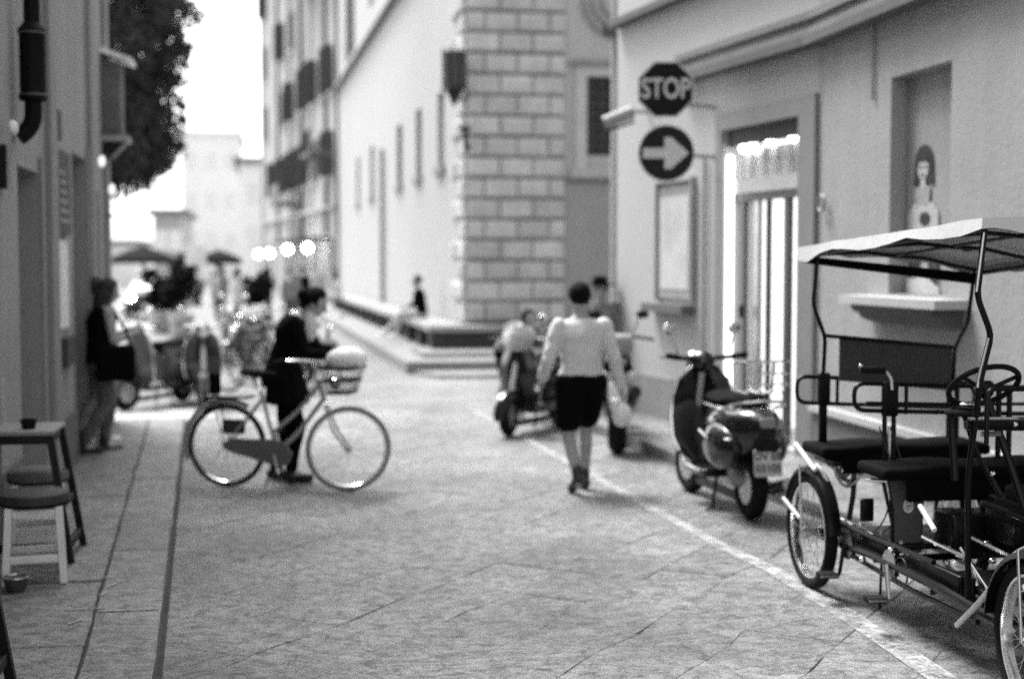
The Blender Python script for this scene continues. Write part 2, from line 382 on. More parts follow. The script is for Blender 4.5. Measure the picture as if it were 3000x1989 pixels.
mort = mat("pale mortar", .35, .9, var=.3, scale=20)
for (mx_, my_, ml, ma) in ((-1.10, 8.35, .30, .1), (-.93, 8.15, .12, 1.2), (-1.0, 7.62, .22, .05), (-.78, 7.56, .30, .02), (-1.02, 7.35, .10, 1.0), (-.95, 7.95, .1, 1.3)):
    mb_ = []; n_ = 9
    for k_ in range(n_):
        t_ = -1 + 2 * k_ / (n_ - 1); mb_.append((t_ * ml / 2, .010 + .010 * noise.noise(Vector((t_ * 5 + mx_ * 9, my_, 0)))))
    up_ = mb_; dn_ = [(a, -.008 - .010 * noise.noise(Vector((a * 30, my_ * 3, 1)))) for a, b in mb_[::-1]]; R2 = lambda p: (mx_ + p[0] * math.cos(ma) - p[1] * math.sin(ma), my_ + p[0] * math.sin(ma) + p[1] * math.cos(ma), .039)
    MB().add([R2(p) for p in up_ + dn_], [list(range(2 * n_))]).build("mortar_patch", mort, pav, smooth=0)
# right pavement with kerb stones
pr = [(kerbR(y), y) for y in [-3, 4, 9, 11, 12.5, 14.25, 17.55]]
rp = struct(MB().prism([(x, y, -.02) for x, y in pr] + [(5.2, 17.55, -.02), (5.2, -3, -.02)], (0, 0, 0), (0, 0, .10)).build("sidewalk", joint_m, smooth=0))
kerb_m = mat("kerb stone", .18, .8, var=.25, scale=5, bump=.006, obj_var=.1)
y = 4.0
while y < 17.3:
    y2 = min(y + .95 + rng.uniform(-.15, .25), 17.55); ya, yb = y + .005, y2 - .005
    slab_mesh("kerb_stone", [(kerbR(ya) - .01, ya), (kerbR(ya) + .17, ya), (kerbR(yb) + .17, yb), (kerbR(yb) - .01, yb)], -.02, .11, .014, kerb_m, rp); y = y2
y = 4.0
while y < 17.3:
    y2 = min(y + .8 + rng.uniform(-.1, .2), 17.55); ya, yb = y + .006, y2 - .006
    slab_mesh("pavement_slab", [(kerbR(ya) + .185, ya), (5.1, ya), (5.1, yb), (kerbR(yb) + .185, yb)], 0, .105, .005, pave_m, rp, dz=rng.uniform(-.002, .002)); y = y2

# painted lines
wl = MB(); pts = [(2.40, 17.4, .09), (2.47, 16.1, .09), (2.64, 12.6, .09), (2.83, 8.9, .10), (2.915, 8.07, .11), (2.93, 7.0, .13), (2.90, 5.9, .14), (2.84, 4.6, .14)]
for (a, b, w0), (c, d, w1) in zip(pts, pts[1:]):
    wl.add([(a - w0 / 2, b, .0062), (a + w0 / 2, b, .0062), (c + w1 / 2, d, .0062), (c - w1 / 2, d, .0062)], [[0, 1, 2, 3]])
tag(wl.build("parking_line", worn_paint("worn white line paint", .45, .515), smooth=0), "worn white painted line running along the street beside the parked vehicles", "road marking")
pm_ = worn_paint("faded marking paint", .36, .47)
for (x0, x1, y0, y1), lab in zip([(.95, 1.75, 15.7, 17.6), (1.55, 2.15, 12.1, 13.5), (.2, 1.0, 18.2, 20.2)], ["faded pale marking patch on the road left of the walking person's head", "small faded marking patch on the road left of the white line", "faded marking patch farthest away in mid street"]):
    tag(MB().add([(x0, y0, .0066), (x1 - .2, y0 + .1, .0066), (x1, y1, .0066), (x0 + .15, y1, .0066)], [[0, 1, 2, 3]]).build("road_marking", pm_, smooth=0), lab, "road marking")
st = MB().add([(-2.2, 17.0, .0068), (-.75, 17.0, .0068), (-.7, 18.1, .0068), (-2.2, 18.2, .0068)], [[0, 1, 2, 3]])
tag(st.build("crossing_stripe", worn_paint("crossing paint", .4, .7), smooth=0), "broad pale stripe across the road at the end of the left pavement", "road marking")

# ------------------------------------------------------------ walls
def facade(P0, P1, zb, zt, holes, t, side):
    """skin with rectangular holes; side=+1: outward normal is left of P0->P1"""
    P0 = Vector((*P0, 0)); P1 = Vector((*P1, 0)); L_ = (P1 - P0).length; d = (P1 - P0) / L_; n = Vector((-d.y, d.x, 0)) * side
    us = sorted({0, L_} | {h[0] for h in holes} | {h[1] for h in holes}); zs = sorted({zb, zt} | {h[2] for h in holes} | {h[3] for h in holes})
    m = MB(); pt = lambda u, z, dp=0: P0 + d * u + Vector((0, 0, z)) - n * dp
    for a, b in zip(us, us[1:]):
        for c, e in zip(zs, zs[1:]):
            if any(h[0] <= a + 1e-6 and h[1] >= b - 1e-6 and h[2] <= c + 1e-6 and h[3] >= e - 1e-6 for h in holes): continue
            m.add([pt(a, c), pt(b, c), pt(b, e), pt(a, e)], [[0, 1, 2, 3]])
    for a, b, c, e in holes:
        m.add([pt(a, c), pt(a, c, t), pt(a, e, t), pt(a, e)], [[0, 1, 2, 3]]); m.add([pt(b, c), pt(b, c, t), pt(b, e, t), pt(b, e)], [[0, 1, 2, 3]])
        m.add([pt(a, e), pt(b, e), pt(b, e, t), pt(a, e, t)], [[0, 1, 2, 3]]); m.add([pt(a, c), pt(b, c), pt(b, c, t), pt(a, c, t)], [[0, 1, 2, 3]])
    return m, pt, d, n
def slabbox(pt, u0, u1, z0, z1, d0, d1, mb=None):
    """box between depths d0 (outer, may be negative = proud) and d1"""
    mb = mb or MB(); vs = [pt(u, z, dp) for z in (z0, z1) for u, dp in ((u0, d0), (u1, d0), (u1, d1), (u0, d1))]
    return mb.add(vs, [[3, 2, 1, 0], [4, 5, 6, 7], [0, 1, 5, 4], [1, 2, 6, 5], [2, 3, 7, 6], [3, 0, 4, 7]])

# ---- left building: wall from (-1.63,2) to (-1.97,16.7)
LB = empty("left_building", (-1.8, 10, 0), label="plain plastered building with doorways along the left pavement", cat="building")
def unparent(o, p): o.parent = p; o.matrix_parent_inverse = Matrix.Translation(-p.location) @ Matrix(); return o
def child(o, p):
    """parent o keeping its world place (p is unrotated)"""
    o.parent = p; o.location = o.location - p.location; return o
LB.location = (0, 0, 0)
P0, P1 = (-1.58, .5), (-1.90, 16.7)
lu = lambda y: (y - .5) * 1.0003
holes = [(lu(10.35), lu(11.35), .03, 2.52), (lu(13.5), lu(14.6), .03, 2.85), (lu(15.35), lu(15.9), .03, 2.6), (lu(5.6), lu(6.8), .03, 2.5)]
m, pt, d, n = facade(P0, P1, 0, 9.5, holes, .28, -1)
m.build("wall", plaster_l, LB, smooth=0)
slabbox(pt, 0, lu(16.7), 0, 9.5, .285, 8).build("inner_wall", plaster_l, LB, smooth=0)
m2 = MB(); m2.add([pt(lu(16.7), 0, 0), pt(lu(16.7), 0, .3), pt(lu(16.7), 9.5, .3), pt(lu(16.7), 9.5, 0)], [[0, 1, 2, 3]]); m2.build("end_wall", plaster_l, LB, smooth=0)
for (a, b) in ((lu(11.75), lu(12.15)), (lu(14.75), lu(15.15)), (lu(16.35), lu(16.69)), (lu(8.6), lu(9.2))):
    slabbox(pt, a, b, .02, 9.4, -.05, -.001).build("pilaster", plaster_l2, LB, smooth=0)
slabbox(pt, lu(2), lu(10.33), .02, .5, -.025, -.001).build("plinth", plinth_d, LB, smooth=0)
slabbox(pt, lu(11.37), lu(11.74), .02, .5, -.025, -.001).build("plinth", plinth_d, LB, smooth=0)
slabbox(pt, lu(12.16), lu(13.48), .02, .5, -.025, -.001).build("plinth", plinth_d, LB, smooth=0)
door_dk = mat("dark door wood", .02, .5, var=.3); door_mid = mat("grey door", .09, .6, var=.2)
for (a, b, z0, z1), dm in zip(holes, (door_dk, door_dk, door_mid, door_dk)):
    dr = slabbox(pt, a + .01, b - .01, z0, z1 - .01, .2, .27).build("door", dm, LB, smooth=0)
    for k in (.1, .55):
        slabbox(pt, a + .06 + k * (b - a) * .9, a + .06 + k * (b - a) * .9 + (b - a) * .34, .3, z1 - .2, .185, .199).build("door_panel", dm, dr, smooth=0)
for (a, b, z0, z1) in holes[:2]:
    slabbox(pt, b + .001, b + .13, z0, z1 + .12, -.03, -.001).build("door_surround", plaster_l2, LB, smooth=0)
# vertical conduit and cable
cb = MB().tube([pt(lu(5.5), 5.3, -.03), pt(lu(7.2), 4.45, -.04), pt(lu(9.2), 3.9, -.035), pt(lu(10.0), 3.62, -.03)], .012, 6)
tag(cb.build("cable", iron), "thin dark cable sagging down to the pipe on the left wall", "cable")
cond = MB().tube([pt(lu(9.0), 1.9, -.02), pt(lu(9.02), .3, -.02)], .016, 6)
tag(cond.build("conduit", mat("pale conduit", .5, .6)), "pale thin conduit running down the left wall behind the table", "pipe")
# downpipe with wide collar
cast = mat("cast iron paint", .004, .6, spec=.12)
dp = empty("downpipe", pt(lu(10.25), 2.7, -.13), label="black cast-iron downpipe with wide collar and bent foot high on the left wall", cat="pipe")
mk = lambda name, mb, m_, par: mb.build(name, m_, par)
mk("upper_pipe", MB().cyl((0, 0, .76), (0, 0, 6.5), .055, n=20), cast, dp)
b = MB(); b.tube([(0, 0, .25), (0, 0, .27), (0, 0, .30), (0, 0, .69), (0, 0, .73), (0, 0, .78)], [.088, .098, .088, .088, .098, .06], 20); mk("collar", b, cast, dp)
b = MB().tube([(0, 0, .27), (0, 0, .2)] + arc((0, 0, .17), (0, 0, .06), (-.10, -.02, .0), 7), .06, 16); mk("bent_foot", b, cast, dp)
for z_ in (.29, .71): mk("ring", MB().torus((0, 0, z_), .092, .006, 'Z', 24, 6), mat("dull ring metal", .15, .5, .6), dp)
tag(MB().sph(pt(lu(9.75), 2.72, -.07), (.035, .05, .05)).build("wall_spotlight", whitep), "small pale round lamp on the left wall beside the pipe foot", "lamp")
tag(slabbox(pt, lu(9.6), lu(9.72), 2.32, 2.6, -.05, -.001).build("meter_box", black, smooth=0), "small dark narrow box under the round lamp on the left wall", "box")
tag(slabbox(pt, lu(12.25), lu(12.45), 2.86, 3.1, -.05, -.001).build("alarm_box", grille_m, smooth=0), "small dark box on the left wall just above the menu board", "box")
# menu sign boards
sg = slabbox(pt, lu(12.2), lu(13.0), 2.08, 2.78, -.045, -.002).build("sign_board", mat("dark sign board", .035, .6), smooth=0)
tag(sg, "dark board with rows of pale lines high on the left wall", "sign")
for k in range(6):
    slabbox(pt, lu(12.28), lu(12.6 + .05 * (k * 37 % 6)), 2.58 - k * .08, 2.61 - k * .08, -.05, -.0455).build("line", mat("sign line", .3), sg, smooth=0)
ps = slabbox(pt, lu(12.3), lu(12.95), 1.28, 2.03, -.02, -.002).build("poster", mat("white poster", .75, .6, var=.25, scale=4), smooth=0)
tag(ps, "white poster below the dark board on the left wall", "poster")
tag(slabbox(pt, lu(12.5), lu(13.1), .95, 1.2, -.06, -.002).build("letter_box", mat("dark letter box", .05), smooth=0), "dark letter box under the white poster", "letter box")
tag(slabbox(pt, lu(9.35), lu(9.5), .8, 1.1, -.03, -.002).build("junction_box", mat("jb", .3), smooth=0), "small pale junction box low on the left wall", "box")

# projecting shrine-like sign box at the far end of the left building
bx = empty("projecting_box", (-1.86, 16.45, 0), label="tall grey box with pale hood projecting from the far end of the left wall", cat="sign")
rbox("box_body", (.075, 0, 3.63), (.21, .4, .82), mat("box grey", .12, .8, var=.4), bx, .015)
b = MB(); b.add([(-.05, -.26, 4.20), (.30, -.26, 4.08), (.30, .26, 4.08), (-.05, .26, 4.20), (-.05, -.26, 4.14), (.30, -.26, 4.03), (.30, .26, 4.03), (-.05, .26, 4.14)], [[0, 1, 2, 3], [4, 5, 6, 7], [0, 1, 5, 4], [1, 2, 6, 5], [2, 3, 7, 6], [3, 0, 4, 7]]); b.build("hood", whitep, bx, smooth=0)
rbox("sill", (.10, 0, 3.20), (.30, .46, .06), mat("sillg", .3), bx, .01)
b = MB(); b.prism([(-.04, -.16, 3.165), (.22, -.16, 3.165), (-.04, -.16, 2.9)], (0, 0, 0), (0, .32, 0)); b.build("bracket", black, bx, smooth=0)
lb = empty("wall_lantern", (-1.86, 15.9, 0), label="curled iron bracket with small pale bulbs under the projecting box", cat="lamp")
MB().tube(arc((0, 0, 3.0), (.28, 0, 2.95), (.25, 0, 2.55), 8) + arc((.25, 0, 2.5), (.2, 0, 2.3), (.05, 0, 2.35), 6), .014, 6).build("bracket", iron, lb)
for z_, x_ in ((2.92, .02), (2.62, .12), (2.45, .15)): MB().sph((x_, -.08, z_), (.035, .035, .06)).build("bulb", mat("faintly glowing bulb", .7, .2, emit=.25), lb)  # bulbs given a faint glow of their own

# ---- right side: near wall A and angled wall B
RB = empty("right_building", (0, 0, 0), label="long plastered building with shop door, niche and moulded band along the right side", cat="building")
# wall A: along X=4.68 from y=2 to y=11.9
au = lambda y: 11.9 - y
m, ptA, dA, nA = facade((4.68, 11.9), (4.68, -2), 0, 9.5, [(au(10.42), au(9.42), 1.60, 3.26)], .13, -1)
m.build("wall", plaster_r, RB, smooth=0)
slabbox(ptA, 0, 13.9, 0, 9.5, .135, 6).build("inner_wall", plaster_r, RB, smooth=0)
# wall B
Bd = Vector((4.68 - 4.02, 11.9 - 16.65)); BL = Bd.length
bu = lambda y: (16.65 - y) * BL / (16.65 - 11.9)
door_u = (bu(13.75), bu(12.2))
m, ptB, dB, nB = facade((4.02, 16.65), (4.68, 11.9), 0, 9.5, [(door_u[0], door_u[1], .11, 3.15)], .42, -1)
m.build("corner_wall", plaster_c, RB, smooth=0)
slabbox(ptB, .0, BL, 3.16, 9.4, .425, 2).build("inner_wall", plaster_r, RB, smooth=0)
slabbox(ptB, .0, door_u[0] - .35, .0, 3.15, .425, 2).build("inner_wall", plaster_r, RB, smooth=0)
# chamfered corner and side-street face
m, ptC, dC, nC = facade((4.32, 17.55), (4.02, 16.65), 0, 9.5, [], .2, -1); m.build("corner_face", mat("brightened corner plaster", .42, .9, var=.03), RB, smooth=0)  # brighter in colour for the light this face gets from the side street
m, ptD, dD, nD = facade((12, 17.6), (4.32, 17.55), 0, 9.5, [], .2, -1); m.build("side_wall", plaster_c, RB, smooth=0)
# plinths
slabbox(ptA, 0, 13.5, .10, .54, -.035, -.001).build("plinth", plinth_d, RB, smooth=0)
slabbox(ptA, 0, 13.5, .541, .60, -.075, -.001).build("ledge", ledge_m, RB, smooth=0)
slabbox(ptB, .02, door_u[0] - .12, .10, .57, -.03, -.001).build("plinth", plinth_m, RB, smooth=0)
slabbox(ptC, 0, .94, .10, .57, -.03, -.001).build("plinth", plinth_m, RB, smooth=0)
# moulded string course over A and part of B
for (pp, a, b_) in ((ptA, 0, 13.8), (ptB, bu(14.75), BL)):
    o = slabbox(pp, a, b_, 3.72, 3.80, -.16, -.001).build("string_course", mat("cornice dark stone and shade", .10, .8, var=.2), RB, smooth=0)  # lowest slab darkened in colour for the shadow under the band
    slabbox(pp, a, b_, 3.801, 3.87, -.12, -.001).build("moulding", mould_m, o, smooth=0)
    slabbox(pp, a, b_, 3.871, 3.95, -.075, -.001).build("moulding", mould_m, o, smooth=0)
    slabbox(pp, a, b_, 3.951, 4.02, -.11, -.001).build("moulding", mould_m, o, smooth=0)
# upper cornice with dark gutter
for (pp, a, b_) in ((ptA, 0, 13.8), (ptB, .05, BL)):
    slabbox(pp, a, b_, 4.60, 4.68, -.14, -.001).build("upper_cornice", mat("cornice dark stone and shade", .10, .8, var=.2), RB, smooth=0)
slabbox(ptC, .35, .75, 4.60, 4.69, -.2, -.001).build("cornice_end", mat("cornice dark stone and shade", .10), RB, smooth=0)
# niche back + sill
tag_ = None
b = MB(); slabbox(ptA, au(10.78), au(9.1), 1.52, 1.585, -.26, -.001, b); b.build("niche_sill", ledge_m, RB, smooth=0)
b = MB(); u0, u1 = au(10.6), au(9.2)
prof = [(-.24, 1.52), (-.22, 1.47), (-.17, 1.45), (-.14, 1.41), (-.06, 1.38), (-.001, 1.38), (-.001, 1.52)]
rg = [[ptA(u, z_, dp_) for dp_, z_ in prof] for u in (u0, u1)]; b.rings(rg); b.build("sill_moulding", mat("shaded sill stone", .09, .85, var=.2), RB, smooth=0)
# paste-up figure in the niche (flat street art)
fig = empty("wall_figure", (0, 0, 0), label="pasted paper figure of a dark-haired girl seated in the wall niche", cat="street art")
def flat(name, pts, m_, dp_, par=fig):
    vs = [ptA(au(y_), z_, dp_) for y_, z_ in pts]; k = len(vs); vs2 = [v + nA * .003 for v in vs]
    mb = MB().add(vs + vs2, [list(range(k)), [k + i for i in range(k)][::-1]] + [[i, (i + 1) % k, k + (i + 1) % k, k + i] for i in range(k)]); return mb.build(name, m_, par, smooth=0)
def ell(cy, cz, ry, rz, n_=18, a0=0, a1=360): return [(cy + ry * math.cos(R(a0 + (a1 - a0) * i / n_)), cz + rz * math.sin(R(a0 + (a1 - a0) * i / n_))) for i in range(n_ + (a1 - a0 < 360))]
yc = 10.1
fi = mat("paper dark print", .02); fp = mat("paper pale print", .45, .8, var=.25, scale=9); fg = mat("paper grey print", .3, .8, var=.3, scale=12)
fm2 = mat("paper mid print", .42, .8, var=.2, scale=20)
flat("hair", ell(yc, 2.60, .15, .125) , fi, .126)
flat("hair", [(yc + .15, 2.60), (yc - .15, 2.60), (yc - .17, 2.42), (yc - .10, 2.44), (yc + .10, 2.44), (yc + .17, 2.42)], fi, .1262)
flat("face", ell(yc, 2.545, .085, .08), fm2, .121)
for sg_ in (-1, 1): flat("eye", ell(yc + sg_ * .035, 2.56, .018, .009, 10), fi, .1175)
flat("mouth", ell(yc, 2.50, .028, .008, 10), fi, .1175); flat("fringe", [(yc + .09, 2.60), (yc - .09, 2.60), (yc - .06, 2.64), (yc + .06, 2.64)], fi, .1172)
flat("neck", [(yc - .035, 2.47), (yc + .035, 2.47), (yc + .05, 2.40), (yc - .05, 2.40)], fm2, .1225)
flat("chest", [(yc + .12, 2.41), (yc - .12, 2.41), (yc - .10, 2.27), (yc + .10, 2.27)], fg, .1235)
flat("shirt", [(yc + .14, 2.29), (yc - .14, 2.29), (yc - .25, 2.22), (yc - .27, 2.0), (yc + .27, 2.0), (yc + .25, 2.22)], fm2, .124)
flat("print", ell(yc - .04, 2.17, .09, .05), fi, .1195)
flat("trousers", [(yc + .22, 2.0), (yc + .02, 2.0), (yc + .10, 1.70), (yc + .22, 1.72)], fi, .122)
flat("trousers", [(yc - .02, 2.0), (yc - .24, 2.0), (yc - .28, 1.72), (yc - .16, 1.70)], fi, .1222)
flat("shoe", [(yc + .24, 1.72), (yc - .05, 1.74), (yc - .28, 1.66), (yc - .30, 1.605), (yc + .26, 1.605)], fp, .117)
# thin conduit on wall A
c1 = MB().tube([ptA(au(10.72), 3.72, -.02), ptA(au(10.72), 3.12, -.02)], .011, 6); tag(c1.build("conduit", mat("grey conduit", .2)), "thin grey conduit hanging from the moulded band beside the niche", "pipe")
rg_ = MB().torus(ptA(au(11.7), 2.35, -.05), .07, .012, 'X', 20, 6); tag(rg_.build("wall_ring", mat("grey ring", .2, .5, .5)), "small round iron ring on the wall right of the shop door", "ring")

# shop door (part of the building): surround, transom, glazing, lit interior
u0, u1 = door_u
fr = mat("door frame stone", .22, .8, var=.1)
o = slabbox(ptB, u0 - .14, u0 - .001, .1, 3.15, -.04, -.001).build("door_surround", fr, RB, smooth=0)
slabbox(ptB, u1 + .001, BL - .004, .1, 3.15, -.04, -.001).build("door_surround", fr, RB, smooth=0)
slabbox(ptB, u0 - .14, BL - .004, 3.151, 3.32, -.04, -.001).build("door_surround", fr, RB, smooth=0)
slabbox(ptB, u0 - .3, u1 + .1, .1, 3.2, 1.5, 1.55).build("shop_back_wall", shop_e, RB, smooth=0)  # wall glows by itself to stand for the lit shop
slabbox(ptB, u0 - .35, u0 - .3, .1, 3.2, .43, 1.5).build("shop_side_wall", mat("shop white glow", .8, emit=.3), RB, smooth=0)  # self-glowing white, shared with the ceiling
slabbox(ptB, u0 - .3, u1 + .1, 3.16, 3.2, .43, 1.5).build("shop_ceiling", mat("shop white glow", .8), RB, smooth=0)
slabbox(ptB, u0 + .0, u1, .1, .13, .0, 1.5).build("threshold", ledge_m, RB, smooth=0)
slabbox(ptB, u0 + .003, u1 - .003, 2.52, 2.66, .08, .2).build("transom_bar", mat("pale transom", .5, .5), RB, smooth=0)
slabbox(ptB, u0 + .003, u1 - .003, 2.44, 2.519, .1, .2).build("transom_bar", mat("dark alu", .05, .4), RB, smooth=0)
dk = mat("dark alu", .05, .4)
dleaf = slabbox(ptB, u0 + .1, u0 + .2, .13, 2.44, .12, .17).build("shop_door", dk, RB, smooth=0)
for f0, f1 in ((.42, .50), (.66, .70), (1.02, 1.12), (1.42, 1.5)):
    slabbox(ptB, u0 + f0, u0 + f1, .13, 2.44, .12, .17).build("door_stile", dk if f0 in (.66, 1.02) else alu, RB, smooth=0)
slabbox(ptB, u0 + .19, u0 + 1.45, .13, 2.43, .143, .148).build("glazing", glass("shop glass", .95, .02, .12), RB, smooth=0)
slabbox(ptB, u0 + .02, u1 - .02, 2.67, 3.14, .13, .135).build("glazing", glass("shop glass"), RB, smooth=0)
slabbox(ptB, u0 + .02, u1 - .02, 2.99, 3.14, .03, .12).build("door_head", mat("dark door head", .06, .7), RB, smooth=0)
slabbox(ptB, u0 + .02, u1 - .02, 2.67, 2.98, .34, .36).build("transom_display", mat("transom display", .035, .7, var=.5, scale=7), RB, smooth=0)
slabbox(ptB, u0 + .004, u0 + .06, .2, 2.9, .02, .07).build("light_strip", mat("lit strip", .8, emit=.9), RB, smooth=0)
MB().cyl(ptB(u0 + .3, 1.3, .05), ptB(u0 + .3, 1.42, .05), .03).build("door_handle", iron, RB)
for k in range(5): slabbox(ptB, u0 + .12 + .26 * k, u0 + .24 + .26 * k, 2.67, 2.95, .16, .3).build("display_jar", mat("white jar", .35, .4), RB)
for k, u_ in enumerate((.22, .42, .78, 1.22)):
    sp = tag(MB().sph(ptB(u0 + u_, 2.96 + .03 * (k // 2), .1), (.045, .045, .045)).build("spotlight", spot_e), ["leftmost bright spotlight above the shop door", "second bright spotlight from the left above the shop door", "third bright spotlight from the left above the shop door", "rightmost bright spotlight above the shop door"][k], "lamp", "spotlights above the shop door")
# display case / framed notice with arched top on wall B
fc = empty("notice_frame", (0, 0, 0), label="pale framed notice with rounded top and dark shelf on the corner wall below the signs", cat="notice board")
a, b_ = bu(15.35), bu(14.45)
slabbox(ptB, a, b_, 1.45, 2.66, -.03, -.002).build("back_board", mat("notice grey", .3, .7), fc, smooth=0)
slabbox(ptB, a + .08, b_ - .08, 1.55, 2.55, -.036, -.031).build("print", mat("notice print", .5, .6, var=.2, scale=3), fc, smooth=0)
for q0, q1 in ((a - .03, a - .001), (b_ + .001, b_ + .03)): slabbox(ptB, q0, q1, 1.42, 2.7, -.06, -.002).build("frame_side", mat("frame grey", .34), fc, smooth=0)
slabbox(ptB, a - .03, b_ + .03, 2.701, 2.74, -.06, -.002).build("frame_top", mat("frame grey", .34), fc, smooth=0)
slabbox(ptB, a - .18, b_ + .02, 1.30, 1.39, -.16, -.002).build("shelf", plinth_d, fc, smooth=0)
pp_ = MB().tube([ptC(.5, .58, -.06), ptC(.5, 9.2, -.06)], .055, 12); tag(pp_.build("rain_pipe", mat("pale pipe paint", .38, .7)), "pale rain pipe running up the corner behind the stop sign", "pipe")
cc = MB().tube([ptB(bu(14.15), .58, -.03), ptB(bu(14.15), 1.9, -.03), ptB(bu(14.15), 2.9, -.03)], .014, 6); tag(cc.build("cable", mat("grey cable", .15)), "thin vertical cable on the wall between the framed notice and the shop door", "cable")

# ------------------------------------------------------------ traffic signs
def text_mesh(s_, size, depth, m_, name, parent, M):
    cu = bpy.data.curves.new(name, 'FONT'); cu.body = s_; cu.size = size; cu.extrude = depth; cu.align_x = 'CENTER'; cu.align_y = 'CENTER'; cu.offset = size * .018
    o = bpy.data.objects.new(name, cu); col.objects.link(o); dg = bpy.context.evaluated_depsgraph_get()
    me = bpy.data.meshes.new_from_object(o.evaluated_get(dg)); bpy.data.objects.remove(o)
    me.materials.clear(); me.materials.append(m_); o = bpy.data.objects.new(name, me); col.objects.link(o); me.transform(M); o.parent = parent; return o
signw = mat("sign white enamel", .6, .5, var=.12)
red = mat("sign red enamel", .012, .6, var=.08, spec=.1); blue = mat("sign blue enamel", .022, .6, var=.08, spec=.1)
Msign = Matrix.Rotation(R(90), 4, 'X')
ss = empty("stop_sign", (3.77, 13.6, 3.53), R(-12), label="octagonal stop sign mounted on the corner above the arrow sign", cat="road sign")
octp = lambda r_: [(r_ * math.cos(R(22.5 + 45 * i)), 0, r_ * math.sin(R(22.5 + 45 * i))) for i in range(8)]
MB().prism(octp(.292), (0, 0, 0), (0, .02, 0)).build("border", signw, ss, smooth=0)
MB().prism(octp(.277), (0, -.003, 0), (0, .0025, 0)).build("plate", red, ss, smooth=0)
t_ = text_mesh("STOP", .245, .002, signw, "lettering", ss, Matrix.Translation((0, -.006, 0)) @ Msign @ Matrix.Diagonal((.82, 1.12, 1, 1)))
MB().tube(bend([(-.02, .03, -.12), (-.02, .12, -.12), (.56, .55, -.12)], .05), .022).build("bracket", alu, ss)
asg = empty("arrow_sign", (3.78, 13.6, 2.91), R(-12), label="round one-way arrow sign pointing right below the stop sign", cat="road sign")
disc = lambda r_: [(r_ * math.cos(R(10 * i)), 0, r_ * math.sin(R(10 * i))) for i in range(36)]
MB().prism(disc(.277), (0, 0, 0), (0, .02, 0)).build("border", signw, asg, smooth=0)
MB().prism(disc(.266), (0, -.003, 0), (0, .0025, 0)).build("plate", blue, asg, smooth=0)
MB().prism([(-.23, 0, .05), (-.23, 0, -.05), (-.02, 0, -.05), (-.02, 0, -.155), (.045, 0, -.155), (.22, 0, 0), (.045, 0, .155), (-.02, 0, .155), (-.02, 0, .05)], (0, -.0065, 0), (0, .003, 0)).build("arrow", signw, asg, smooth=0)
MB().tube(bend([(-.02, .03, 0), (-.02, .12, 0), (.56, .55, 0)], .05), .022).build("bracket", alu, asg)
arm = empty("wall_floodlight", (3.62, 15.6, 3.45), label="pale tubular floodlight arm sticking out from the corner left of the stop sign", cat="lamp")
MB().cyl((0, 0, -.06), (.3, -.1, .06), .075, n=16).build("housing", mat("floodlight grey", .3, .6), arm); MB().cyl((.3, -.1, .06), (.62, .2, .1), .025).build("arm", alu, arm); MB().cyl((.02, 0, -.15), (.32, -.1, -.05), .015).build("stay", iron, arm)

# ------------------------------------------------------------ palazzo
PZ = empty("palazzo", (0, 0, 0), label="large pale corner palazzo with rusticated stone quoins beyond the side street", cat="building")
fx = lambda y: 3.5 - .034 * (y - 26)
PFY = 26.3
CX = fx(PFY)
# end face (toward camera)
m, ptE, dE, nE = facade((CX, PFY), (16, PFY + .1), 0, 14, [(2.27, 3.4, 3.84, 5.31), (6.2, 7.3, 3.84, 5.31)], .3, -1)
m.build("end_wall", pal_m, PZ, smooth=0)
for (a, b_) in ((2.27, 3.4), (6.2, 7.3)):
    wn = slabbox(ptE, a, b_, 3.84, 5.31, .25, .29).build("window", dark_glass, PZ, smooth=0)
    for k in range(6): slabbox(ptE, a + .1 + k * .19, a + .13 + k * .19, 3.85, 5.3, .08, .11).build("grille_bar", grille_m, wn, smooth=0)
    for k in range(7): slabbox(ptE, a + .01, b_ - .01, 3.95 + k * .2, 3.98 + k * .2, .05, .079).build("grille_bar", grille_m, wn, smooth=0)
    for q in ((a - .22, a - .001, 3.6, 5.5), (b_ + .001, b_ + .22, 3.6, 5.5), (a, b_, 5.312, 5.5)): slabbox(ptE, *q, -.06, -.001).build("window_surround", ledge_m, PZ, smooth=0)
    slabbox(ptE, a - .3, b_ + .3, 5.501, 5.6, -.12, -.001).build("hood", bench_m, PZ, smooth=0)
    slabbox(ptE, a - .3, b_ + .3, 3.42, 3.598, -.1, -.001).build("window_sill", pal_m, PZ, smooth=0)
slabbox(ptE, 1.88, 12, 3.34, 3.419, -.06, -.001).build("string_course", mat("dark string course", .16, .9, var=.2), PZ, smooth=0)
slabbox(ptE, 1.88, 12, .66, 3.339, -.012, -.001).build("lower_wall", pal_g, PZ, smooth=0)
for k in range(3):
    MB().torus(ptE(2.9 + 0, 6.75 + 0, -.05), .35 + .18 * k, .035, 'Y', 20, 6, a0=180, a1=360).build("relief_arch", bench_m, PZ)
